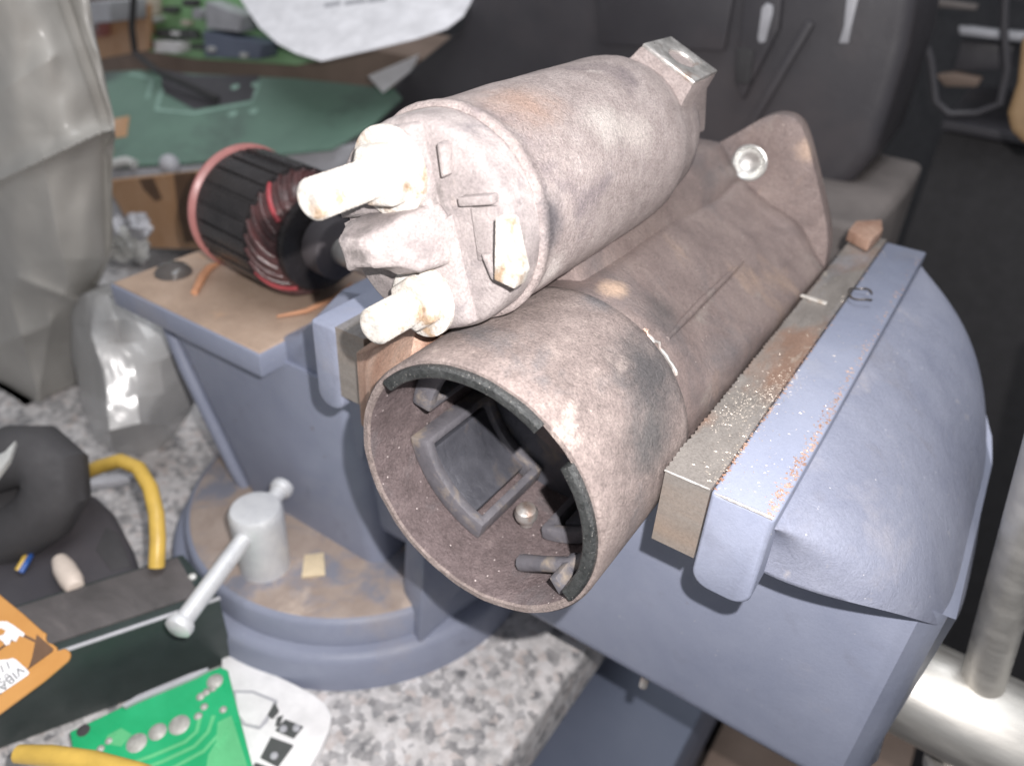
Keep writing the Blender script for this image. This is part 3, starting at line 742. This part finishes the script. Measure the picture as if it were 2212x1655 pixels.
PR = [[(158,640,80),(190,634,72),(232,640,70),(275,652,82)],
      [(152,700,78),(196,700,60),(250,690,56),(292,690,76)],
      [(156,760,76),(205,748,50),(262,742,50),(318,738,74)],
      [(164,806,74),(222,800,42),(290,792,46),(347,778,70)],
      [(174,880,74),(232,872,48),(296,860,50),(355,850,70)],
      [(184,940,76),(236,930,55),(304,915,56),(358,915,72)],
      [(196,1002,82),(250,998,72),(300,990,70),(342,975,80)]]
m = MB(); G = [[at(px,py,'y',y_) for px,py,y_ in row] for row in PR]
fo_ = at(250,840,'y',48); fnr = -ray(250,840).normalized() + Vector((.02,.0,.03))
for i_, j_ in ((2,1),(2,2),(3,1),(3,2),(4,1),(4,2),(5,1),(5,2)): G[i_][j_] = atp(PR[i_][j_][0], PR[i_][j_][1], fo_, fnr)
nr, ncx = len(G), 4
fv = [p_ for row in G for p_ in row]; bv = [Vector((p_.x-2, 92, p_.z)) for p_ in fv]
fc = [(i*ncx+j, (i+1)*ncx+j, (i+1)*ncx+j+1, i*ncx+j+1) for i in range(nr-1) for j in range(ncx-1)]
bd = [(0,j) for j in range(ncx)] + [(i,ncx-1) for i in range(1,nr)] + [(nr-1,j) for j in range(ncx-2,-1,-1)] + [(i,0) for i in range(nr-2,0,-1)]
N0 = len(fv); ids = [i*ncx+j for i, j in bd]
sd = [(ids[k], ids[(k+1)%len(ids)], N0+ids[(k+1)%len(ids)], N0+ids[k]) for k in range(len(ids))]
m.add(fv+bv, fc + [tuple(N0+i for i in f)[::-1] for f in fc] + sd)
m.build('bag_flap', 'bag2', bagT, bevel=2.4, seg=3, angle=25, sub=3, rough=1.6, rscale=.05)

# ------------------------------------------------------------------ left foreground clutter
# dark green case
def quadbox(top, h): return MB().prism(top, (0,0,-h))
fr_ = Vector((-148,5,-138)); fl_ = at(140,1403,'z',-138); fl2 = fr_ + (fl_-fr_)*1.9
br_ = at(392,1195,'z',-138); back = br_-fr_
fr_ = at(475,1290,'z',-138)
fl2 = fr_ + (at(140,1403,'z',-138)-fr_)*2.0
ct = thing('dark_case', (fr_.x-60,fr_.y,-183), 'long dark green-black case with a scuffed grey top lying at the lower left', 'case')
bk = (at(395,1195,'z',-138)-fr_)
quadbox([fr_, fl2, fl2+bk, fr_+bk], 44.6).build('case_body', 'darkgreen', ct, bevel=1.5)
ins_ = (fl2-fr_).normalized()
e1 = at(430,1283,'z',-137); e0 = at(384,1203,'z',-137)
quadbox([e1, e1+ins_*150, e0+ins_*150, e0], 1.6).build('scuffed_top', 'casetop', ct, bevel=.4)
MB().tube([fr_+Vector((0,0,-.4)), fl2+Vector((0,0,-.4))], .9, 8).build('edge_highlight', 'palegrey', ct)  # pale tube stands in for the highlight along the case's top front edge
MB().lathe([(0,1.8),(1,1.6),(1.6,.6)], at(652*.0+657*.0+651,1297,'z',-137.9) if False else at(416,1247,'z',-137.9), (0,0,1), 16).build('rivet', 'solder', ct)
# orange-brown circuit board leaning over the case
oo = at(145,1420,'z',-112); on_ = Vector((.25,-.45,.85)).normalized()
def op(px, py): return atp(px, py, oo, on_)
ob = thing('orange_circuit_board', op(20,1420), 'orange-brown circuit board with a white printed sticker at the left edge', 'circuit board')
outl = [(-90,1205),(0,1287),(48,1326),(88,1362),(98,1368),(95,1378),(100,1387),(112,1391),(120,1398),(122,1406),(140,1400),(149,1408),(150,1418),(144,1428),(95,1470),(0,1540),(-90,1605)]
MB().prism([op(*p) for p in outl], -on_*1.8).build('board', 'orangepcb', ob, bevel=.35, seg=1)
def decal(pxs, nm, mt, lift=.25, th=.2):
    MB().prism([op(*p)+on_*(lift) for p in pxs], -on_*th).build(nm, mt, ob)
decal([(80,1370),(116,1401),(112,1408),(62,1445),(70,1420)], 'copper_area', 'darktrace')
decal([(45,1368),(80,1375),(70,1420),(60,1447),(0,1492),(-40,1520),(-40,1425)], 'copper_area', 'orangepcb', .2)
decal([(46,1366),(114,1400),(110,1404),(44,1372)], 'track', 'darktrace', .22)
decal([(-40,1428),(46,1366),(48,1370),(-40,1434)], 'track', 'darktrace', .22)
decal([(116,1404),(112,1409),(-40,1518),(-40,1513)], 'track', 'darktrace', .22)
stk = [(-60,1430),(20,1424),(28,1421),(36,1424),(60,1446),(65,1453),(62,1458),(0,1500),(-60,1542)]
decal(stk, 'sticker', 'label', .5)
# white legend blob
blob = [(-30,1340),(0,1342),(16,1342),(30,1350),(52,1366),(55,1370),(50,1376),(44,1372),(40,1378),(36,1386),(30,1384),(26,1380),(22,1392),(14,1394),(8,1386),(0,1380),(-30,1372)]
decal(blob, 'white_legend', 'label', .5)
decal([(-8,1361),(4,1357),(14,1362),(10,1370),(-8,1376)], 'legend_gap', 'orangepcb', .75)
def text(s_, p0, p1, size, par, mt='ink', nrm=on_, lift=.75, flip=True):
    cu_ = bpy.data.curves.new('txt', 'FONT'); cu_.body = s_; cu_.size = size; cu_.extrude = .02; cu_.align_x = 'CENTER'; cu_.align_y = 'CENTER'
    tmp = bpy.data.objects.new('txt', cu_); COL.objects.link(tmp)
    dg = bpy.context.evaluated_depsgraph_get(); me = bpy.data.meshes.new_from_object(tmp.evaluated_get(dg))
    bpy.data.objects.remove(tmp)
    u_ = (p1-p0).normalized(); n_ = Vector(nrm); w2 = n_.cross(u_)
    if flip: u_, w2 = -u_, -w2
    mb = MB(); c = (p0+p1)/2 + n_*lift
    mb.add([c + u_*v.co.x + w2*v.co.y + n_*v.co.z for v in me.vertices], [tuple(p.vertices) for p in me.polygons])
    bpy.data.meshes.remove(me)
    return mb.build('printed_text', mt, par, smooth=False)
text('VIBAY', op(-6,1496), op(44,1449), 4.6, ob)
text('11-', op(-8,1452), op(26,1432), 4.4, ob)
text('0 2', op(-4,1474), op(24,1455), 3.0, ob)
# green circuit board
go = at(490,1447,'z',-160); gn = Vector((.05,-.12,1)).normalized()
def gp(px, py): return atp(px, py, go, gn)
gb = thing('green_circuit_board', gp(350,1600), 'bright green circuit board with round solder points at the bottom edge', 'circuit board')
gout = [(150,1580),(268,1524),(420,1462),(476,1440),(492,1447),(505,1500),(545,1655),(570,1760),(190,1760),(160,1640)]
MB().prism([gp(*p) for p in gout], -gn*1.6).build('board', 'greenpcb', gb, bevel=.3, seg=1)
def gdisc(px, py, r, nm='solder_joint', mt='dullsolder', h=.8):
    MB().lathe([(0,r),(h*.5,r*.85),(h,r*.35)], gp(px,py), gn, 20).build(nm, mt, gb)
for px, py, r in ((464,1471,3.4),(433,1504,1.8),(446,1494,1.7),(460,1482+5,1.5),(441,1526,1.6),(422+6,1548-2,1.7),(387,1565,4.2),(340,1576+4,3.6),(295,1604,4.0),(235,1580+20,1.5),(217,1617,1.6),(482,1532,1.6)):
    gdisc(px, py, r)
gdisc(180,1577,2.6,'drill_hole','black',.3)
def gdec(pxs, nm='copper_track', mt='greentrace'):
    MB().prism([gp(*p)+gn*.12 for p in pxs], -gn*.1).build(nm, mt, gb)
def gline(pts, wd_):
    P = [gp(*p)+gn*.15 for p in pts]; L1, L2 = [], []
    for i, p_ in enumerate(P):
        d = (P[min(i+1,len(P)-1)]-P[max(i-1,0)]).normalized(); s_ = gn.cross(d)
        L1.append(p_+s_*wd_/2); L2.append(p_-s_*wd_/2)
    m_ = MB(); n_ = len(P); m_.add(L1+L2, [(i,i+1,n_+i+1,n_+i) for i in range(n_-1)]); m_.build('copper_track', 'greentrace', gb)
gline([(250,1660),(330,1632),(400,1602),(425,1580),(432,1550)], 1.6)
gline([(270,1675),(350,1645),(420,1612),(450,1580),(462,1545)], 1.6)
gline([(300,1690),(380,1655),(440,1622),(474,1585)], 1.6)
gdec([(470,1560),(500,1545),(535,1655),(440,1690),(450,1630),(468,1600)])
gdec([(232,1588),(262,1572),(285,1586),(262,1612),(225,1606)])
MB().prism([gp(*p)+gn*2.2 for p in ((264,1528),(300,1506),(410,1460),(452,1446),(450,1452),(424,1466),(300,1518),(272,1532))], -gn*2.4).build('edge_component', 'palegrey', gb, bevel=.4)
# white panel under it
wo = -177.5
wpn = thing('white_faceplate', at(600,1560,'z',-183), 'white plastic faceplate with square dark buttons beside the green circuit board', 'plastic panel')
wout = [(478,1418),(492,1412),(560,1440),(640,1478),(680,1500),(705,1520),(717,1545),(712,1575),(690,1620),(655,1680),(610,1760),(480,1760)]
MB().prism([at(*p,'z',wo) for p in wout], (0,0,-5)).build('panel', 'white', wpn, bevel=1.2)
def wd2(pxs, nm, mt, h=.8): MB().prism([at(*p,'z',wo+h) for p in pxs], (0,0,-h-.2)).build(nm, mt, wpn, bevel=.2, seg=1)
wd2([(616,1552),(655,1568),(634,1593),(594,1576)], 'button', 'greyblack')
wd2([(585,1590),(634,1608),(600,1655),(562,1635)], 'button', 'greyblack')
wd2([(552,1645),(598,1662),(570,1700),(530,1680)], 'button', 'greyblack')
for c in ((612,1578-4),(592,1632),(640,1572)): MB().lathe([(0,1.7),(.5,1.5),(.8,.5)], at(c[0],c[1],'z',wo+.8), (0,0,1), 16).build('button_dot', 'palegrey', wpn)
wd2([(545,1490),(600,1512),(590,1535),(576,1560),(560,1574),(525,1565),(505,1540),(500,1490)], 'moulded_frame', 'palegrey', .6)
wd2([(545,1496),(592,1515),(580,1538),(560,1566),(530,1560),(512,1540),(508,1495)], 'moulded_pocket', 'white', 1.4)
wd2([(594,1516),(602,1532),(588,1548),(578,1542)], 'clip', 'greyblack', 1.8)
wd2([(598,1548),(612,1543),(604,1566),(594,1568)], 'slot', 'greyblack', .5)
# yellow cables
o = MB().tube([at(px,py,'z',zz) for px,py,zz in ((128,1052,-150),(160,1032,-132),(215,1008,-118),(262,995,-112),(300,1012,-112),(325,1055,-114),(338,1110,-118),(341,1165,-124),(338,1225,-134))], 3.5, 14).build('yellow_cable', 'yellow'); tag(o, 'yellow cable arching up under the plastic bag and down behind the dark case', 'cable')
o = MB().tube([at(px,py,'z',zz) for px,py,zz in ((40,1628,-140),(110,1632,-137),(200,1645,-135),(300,1672,-133),(420,1720,-132))], [3.2,3.7,3.8,3.8,3.8], 14).build('yellow_cable', 'yellow'); tag(o, 'yellow cable lying across the bottom left corner of the green circuit board', 'cable')
# black foam, dark bracket, cream peg, wires
def lump(c, rx, ry, rz, nm, mt, label, cat, amp=.18, fr=1.4):
    m = MB(); rg = []
    for i in range(13):
        ph = math.pi*i/12
        ring = []
        for k in range(24):
            a = 2*math.pi*k/24; d = Vector((math.sin(ph)*math.cos(a), math.sin(ph)*math.sin(a), math.cos(ph)))
            s_ = 1+amp*mnoise.fractal(d*fr+Vector((c[0],c[1],0))*.03, 1, 2, 3)
            ring.append(Vector(c)+Vector((d.x*rx, d.y*ry, d.z*rz))*s_)
        rg.append(ring)
    o = m.loft(rg, (False, False)).build(nm, mt); return tag(o, label, cat)
bh = thing('rubber_handle', at(20,1100,'z',-183), 'smooth rounded black rubber handle loop at the left edge under the bag', 'tool handle')
MB().tube([at(px,py,'z',zz) for px,py,zz in ((-120,1060,-128),(-40,1010,-112),(30,985,-104),(85,985,-104),(118,1015,-108),(122,1062,-116),(96,1110,-126),(40,1150,-135),(-40,1190,-146),(-120,1230,-150))], [13,14,14.5,15,15,14.5,14,13.5,13,12], 24).build('grip', 'black', bh)
MB().tube([at(px,py,'z',zz) for px,py,zz in ((-100,1130,-150),(0,1105,-140),(70,1092,-138),(130,1120,-150))], [14,15,13,9], 20).build('grip', 'black', bh)
P_ = [at(*p,'z',-143) for p in ((128,1072),(160,1062),(205,1064),(246,1104),(286,1180),(318,1288),(250,1330),(180,1360),(-80,1450),(-80,1090))]
dk = thing('dark_housing', (P_[5].x,P_[5].y,-183), 'dark grey plastic housing behind the case beside the yellow cable', 'plastic housing')
MB().prism(P_, (0,0,-40)).build('housing_shell', 'blackplastic', dk, bevel=5, seg=3)
MB().prism([at(*p,'z',-142.6) for p in ((228,1138),(256,1150),(284,1222),(240,1232),(206,1186))],(0,0,-2)).build('recess_panel', 'black', dk, bevel=.6)
o = MB().tube([at(128,1208,'z',-138),at(140,1230,'z',-138),at(155,1255,'z',-138),at(164,1272,'z',-138)],[3.4,4.8,4.8,3.6],16).build('cream_peg', 'cream', bevel=1.0); tag(o, 'small rounded cream peg lying on the dark housing', 'plastic peg')
o = MB().tube([at(66,1200,'z',-140),at(56,1218,'z',-139),at(45,1236,'z',-141)],1.3,10).build('blue_wire', 'blue'); tag(o, 'short blue wire beside a yellow one near the left edge', 'wire')
o = MB().tube([at(58,1196,'z',-140),at(49,1214,'z',-139),at(38,1232,'z',-141)],1.3,10).build('orange_wire', 'yellow'); tag(o, 'short yellow-orange wire beside the blue one near the left edge', 'wire')
o = MB().prism([at(p[0],p[1],'z',-84) for p in ((-40,1000),(10,975),(34,950),(20,990),(-10,1030),(-40,1050))],(0,0,-3)).build('silver_sliver', 'solder', bevel=.5); tag(o, 'shiny silver scrap against the black cloth at the left edge', 'metal scrap')
o = MB().prism([at(p[0],p[1],'z',-150) for p in ((168,1035),(250,1022),(292,1018),(296,1028),(250,1040),(172,1050))],(0,0,-4)).build('grey_clip', 'palegrey', bevel=.8); tag(o, 'grey metal strip under the arch of the yellow cable', 'metal strip')

# ------------------------------------------------------------------ clutter behind
# flat green board lying tilted
an = R_(22); bo = Vector((0,200,-92)); bn_ = Vector((0,-math.sin(an),math.cos(an)))
def bp(px, py): return atp(px, py, bo, bn_)
fg = thing('large_green_board', bp(500,330), 'large faded green circuit board lying tilted behind the anvil', 'circuit board')
bo_ = [(150,366),(440,349),(715,322),(800,272),(868,212),(852,192),(640,170),(420,160),(300,152),(150,160)]
MB().prism([bp(*p) for p in bo_], -bn_*2.4).build('board', 'fadegreen', fg, bevel=.4, seg=1)
def bl(pts, wd_, mt='fadegreen2', nm='printed_line'):
    P = [bp(*p)+bn_*.3 for p in pts]; m_ = MB(); L1, L2 = [], []
    for i, p_ in enumerate(P):
        d = (P[min(i+1,len(P)-1)]-P[max(i-1,0)]).normalized(); s_ = bn_.cross(d)
        L1.append(p_+s_*wd_/2); L2.append(p_-s_*wd_/2)
    n_ = len(P); m_.add(L1+L2, [(i,i+1,n_+i+1,n_+i) for i in range(n_-1)]); m_.build(nm, mt, fg)
bl([(350,195),(338,238),(420,246),(545,222),(560,180)], 4.5)
bl([(280,160),(330,172),(318,215)], 4.5)
for c in ((508,189),(552,183),(502,247),(548,241)): MB().lathe([(0,4.2),(.6,3.8),(1.0,2)], bp(*c), bn_, 18).build('solder_joint', 'fadegreen2', fg)
def bquad(pxs, nm, mt, h=.5): MB().prism([bp(*p)+bn_*h for p in pxs], -bn_*h).build(nm, mt, fg)
bquad([(228,262),(280,252),(274,296),(228,302)], 'bare_copper', 'brownpcb')
bquad([(228,326),(246,322),(243,336),(228,338)], 'bare_copper', 'brownpcb')
bquad([(345,150),(420,165),(560,165),(552,215),(420,238),(352,200)], 'dark_area', 'blackplastic', .2)
# chassis strip under it
ch = thing('metal_chassis', (-470,230,-183), 'grey sheet metal chassis under the large green board', 'chassis')
ya = bp(225,372)
MB().prism([bp(150,366)+Vector((0,0,-3)), bp(400,352)+Vector((0,0,-3)), bp(760,305)+Vector((0,0,-3)), bp(760,305)+Vector((0,170,-3)), bp(150,366)+Vector((0,150,-3))], (0,0,-70)).build('chassis_body', 'palegrey', ch, bevel=1)
o = MB().tube([bp(232,362)+Vector((0,-6,2)),bp(290,350)+Vector((0,-6,2)),bp(306,352)+Vector((0,-6,0))],4,12).build('silver_pin', 'solder'); tag(o, 'silver pin lying along the front edge of the large green board', 'metal pin')
lump(tuple(bp(380,352)+Vector((0,-6,0))), 8, 8, 8, 'grey_bead', 'palegrey', 'round pale grey bead at the front edge of the large green board', 'bead', .05)
# brown board below it and silver scraps
P_ = [at(p[0],p[1],'y',185) for p in ((225,392),(440,370),(450,540),(312,536),(270,470))]
bb = thing('brown_circuit_board', P_[3], 'brown circuit board with dark patches leaning between the anvil and the bag', 'circuit board')
MB().prism(P_, (0,6,0)).build('board', 'brownpcb', bb, bevel=.4, seg=1)
for qd in (((300,388),(330,384),(350,430),(336,436),(310,410)),((375,376),(420,372),(428,520),(400,525),(386,470))):
    MB().prism([at(p[0],p[1],'y',184.6) for p in qd],(0,.5,0)).build('dark_patch', 'darktrace', bb)
sc_spots = [((258,500),8,'palegrey','crumpled foil scrap left of the anvil, nearest the bag'),((288,525),9,'solder','shiny foil scrap tucked against the left back corner of the anvil'),((300,488),7,'palegrey','upper foil scrap leaning on the brown circuit board'),((252,540),7,'solder','lowest foil scrap, under the bag side of the anvil')]
for (c, r, mt, lab) in sc_spots:
    p_ = at(c[0],c[1],'y',150); o = lump(tuple(p_), r*1.7, r, r*1.1, 'foil_scrap', mt, lab, 'foil scrap', .55, 1.8); o['group'] = 'foil scraps behind the anvil'
# upright boards at the back
yb = 380
P_ = [at(p[0],p[1],'y',yb) for p in ((140,20),(270,30),(320,10),(318,110),(232,125),(160,140),(150,60))]
ub = thing('small_brown_board', P_[4], 'small brown circuit board with parts standing behind the bag', 'circuit board')
MB().prism(P_, (0,5,0)).build('board', 'brownpcb', ub, bevel=.5, seg=1)
def comp(par, quad, h, nm, mt): MB().prism([at(p[0],p[1],'y',yb) for p in quad],(0,-h,0)).build(nm, mt, par, bevel=1.0, seg=1)
comp(ub, ((180,20),(235,22),(238,62),(185,66)), 30, 'transformer', 'palegrey')
comp(ub, ((176,64),(202,62),(205,88),(178,90)), 12, 'connector', 'white')
comp(ub, ((214,44),(238,42),(240,78),(216,80)), 14, 'capacitor', 'pink')
comp(ub, ((240,0),(318,-4),(318,40),(242,46)), 40, 'heat_sink', 'palegrey')
comp(ub, ((142,90),(160,88),(168,130),(152,134)), 8, 'relay', 'darktrace')
P_ = [at(p[0],p[1],'y',yb+25) for p in ((318,-60),(520,-60),(660,60),(700,130),(640,142),(420,128),(320,112))]
ug = thing('green_connector_board', P_[5], 'mid green circuit board with white connectors standing at the back', 'circuit board')
MB().prism(P_, (0,5,0)).build('board', 'midgreen', ug, bevel=.5, seg=1)
yb = 405
comp(ug, ((360,85),(412,88),(414,112),(362,110)), 16, 'connector', 'white')
comp(ug, ((318,-20),(350,-20),(352,32),(320,34)), 18, 'connector', 'cream')
comp(ug, ((352,62),(430,64),(440,84),(355,80)), 10, 'chip', 'greyblack')
comp(ug, ((478,62),(606,90),(600,122),(482,118)), 22, 'dark_connector', 'bluebox')
comp(ug, ((480,0),(560,30),(555,66),(482,58)), 20, 'grey_module', 'palegrey')
for k_, (px_, py_, w_, h_, d_, mt_) in enumerate(((352,40,14,12,14,'solder'),(380,20,24,14,10,'greyblack'),(412,48,16,10,8,'cream'),(446,28,18,22,12,'palegrey'),(440,100,30,10,8,'greyblack'),(330,60,12,26,10,'brownpcb'),(398,70,18,8,12,'white'),(462,70,12,12,10,'solder'),(338,96,20,12,9,'darktrace'),(500,100,14,10,26,'solder'),(570,112,14,10,26,'solder'),(425,5,20,14,12,'blackplastic'))):
    comp(ug, ((px_-w_/2,py_-h_/2),(px_+w_/2,py_-h_/2+2),(px_+w_/2,py_+h_/2+2),(px_-w_/2,py_+h_/2)), d_, 'component', mt_)
for ps, lab in ((((185,-20),(178,40),(190,110),(212,170),(205,205)),'black wire hanging in front of the small brown board'),(((290,-20),(285,60),(292,115),(340,155),(420,190),(470,215)),'black wire sagging over the large green board')):
    o = MB().tube([at(px,py,'y',350-(py>120)*40) for px,py in ps], 3.0, 10).build('black_wire', 'wire'); tag(o, lab, 'wire', 'black wires behind the bag')
o = MB().box(-980,-330,450,560,-183,-12).build('cardboard_box', 'card', bevel=3); tag(o, 'brown cardboard box behind the green circuit boards', 'cardboard box')
# paper sheet and triangle of paper
P_ = [(500,-60),(520,0),(560,60),(600,95),(640,116),(694,132),(800,108),(900,84),(965,62),(1000,35),(1026,-10),(1040,-60)]
pp = thing('paper_sheet', at(694,132,'y',330), 'white paper sheet with a faint printed line hanging at the top', 'paper')
def pfun(i, j):
    return None
pn_ = Vector((0,-.45,.89)); po_ = at(694,132,'y',310)
MB().prism([atp(px,py,po_,pn_) for px,py in P_], -pn_*.8).build('sheet', 'paper', pp)
for x0,x1,y0 in ((700,735,8),(745,790,3),(795,835,-2)):
    MB().prism([atp(px,py,po_+pn_*.5,pn_) for px,py in ((x0,y0),(x1,y0-6),(x1,y0+2),(x0,y0+9))],-pn_*.3).build('printed_line', 'palegrey', pp)
tn_ = Vector((0,-.5,.86)); o = MB().prism([atp(px,py,at(826,200,'y',365),tn_) for px,py in ((795,165),(905,118),(890,150),(826,200))],-tn_*.8).build('paper_corner', 'paper'); tag(o, 'white triangular paper corner beside the dark case', 'paper')
o = MB().prism([at(px,py,'y',352) for px,py in ((640,312),(700,292),(735,296),(720,330),(650,330))],(0,8,-2)).build('grey_tab', 'palegrey', bevel=1); tag(o, 'small pale tab between the armature and the dark case', 'plastic tab')
# concrete ledge with the big dark case on it
ld_ = thing('concrete_ledge', (-140,400,-1033), 'rough grey-brown concrete ledge behind the motor flange', 'ledge')
MB().box(-300,36,322,486,-1033,-20).build('ledge_block', 'concrete', ld_, bevel=9, seg=3, sub=2, rough=3, rscale=.03)
Pk = [at(*p,'y',388) for p in ((1040,-90),(990,60),(880,150),(800,230),(740,318),(752,420),(1200,470),(1780,425),(1842,395),(1890,330),(1925,220),(1962,100),(1990,-90))]
bc = thing('black_equipment_case', (-140,420,-20), 'big black plastic equipment case filling the back behind the motor', 'equipment case')
MB().prism(Pk, (0,95,0)).build('case_shell', 'blackplastic', bc, bevel=9, seg=3)
def kq(pxs, d, nm, mt='blackplastic', bev=2.0): MB().prism([at(p[0],p[1],'y',388) for p in pxs],(0,-d,0)).build(nm, mt, bc, bevel=bev)
kq(((1296,-60),(1300,95),(1570,110),(1600,-60)), 5, 'front_panel')
kq(((1618,-40),(1700,-40),(1690,60),(1612,215),(1596,180)), 7, 'side_rail')
kq(((1745,40),(1765,50),(1600,330),(1585,320)), 6, 'side_rib')
kq(((1600,100),(1640,104),(1630,180),(1596,176)), 9, 'latch', 'black')
o = MB().prism([at(px,py,'y',372) for px,py in ((1645,18),(1655,8),(1668,14),(1668,30),(1652,92),(1640,95),(1636,85))],(0,3,0)).build('white_tie', 'palegrey', bevel=.6); tag(o, 'shorter white plastic strip in front of the black case', 'plastic strip', 'white strips hanging by the black case')
o = MB().prism([at(px,py,'y',372) for px,py in ((1832,-40),(1862,-40),(1838,60),(1832,95),(1811,95),(1822,60))],(0,3,0)).build('white_tie', 'palegrey', bevel=.6); tag(o, 'longer white plastic strip with a flared end hanging at the top right', 'plastic strip', 'white strips hanging by the black case')
# far right things
ty = 700
rk = thing('dark_shelf_unit', (160,760,-1033), 'dark shelf unit with grey trays at the top right', 'shelf unit')
MB().box(15,420,760,960,-1033,-60).build('cabinet', 'black', rk, bevel=6)
for z, par in ((-55,1),(60,1),(175,1)): MB().box(15,420,740,960,z,z+8).build('shelf', 'blackplastic', rk, bevel=1.5)
def rq(pxs, nm, mt, lab, cat, y=735, d=20):
    o = MB().prism([at(p[0],p[1],'y',y) for p in pxs],(0,d,0)).build(nm, mt, bevel=2); return tag(o, lab, cat)
rq(((2070,58),(2150,68),(2212,72),(2260,76),(2260,96),(2212,92),(2150,86),(2072,76)), 'grey_tray', 'palegrey', 'long grey tray edge on the dark shelf at the top right', 'tray')
rq(((1965,-5),(2010,0),(2110,14),(2108,24),(1970,12)), 'grey_bar', 'concrete', 'thin grey bar above the long tray at the top right corner', 'metal bar')
rq(((2022,165),(2060,160),(2120,172),(2110,190),(2040,188)), 'pinkish_box', 'card', 'dim brownish packet on the dark shelf below the grey tray', 'packet')
rq(((2075,90),(2200,100),(2190,150),(2060,155)), 'grey_board', 'blackplastic', 'dark grey panel leaning under the long grey tray', 'panel', 745)
o = MB().tube([at(px,py,'y',640) for px,py in ((1968,20),(1990,70),(2010,130),(2020,220),(2050,248),(2110,246),(2160,225),(2175,150),(2168,60),(2172,-20))], 3.0, 10).build('black_cable', 'blackplastic'); tag(o, 'looped dark cable hanging in front of the shelf unit', 'cable')
o = MB().loft([[at(px,py,'y',420) for px,py in ((2206,80),(2196,180),(2174,245),(2180,285),(2215,318),(2330,330),(2330,70))],[at(px,py,'y',420)+Vector((0,60,0)) for px,py in ((2206,80),(2196,180),(2174,245),(2180,285),(2215,318),(2330,330),(2330,70))]]).build('tan_box', 'tan', bevel=5, seg=3); tag(o, 'tan coloured pouch cut off by the right edge', 'pouch')
# below the slide
o = MB().box(-30,42,40,330,-420,-300).build('blue_crate', 'bluebox', bevel=3); tag(o, 'blue-grey metal box below the slide, past the bench edge', 'metal box')
o = MB().box(46,180,150,420,-560,-430).build('brown_carton', 'card', bevel=2); tag(o, 'dull brown carton low down beneath the slide', 'carton')
for o in bpy.data.objects:
    if '_o' in o: del o['_o']
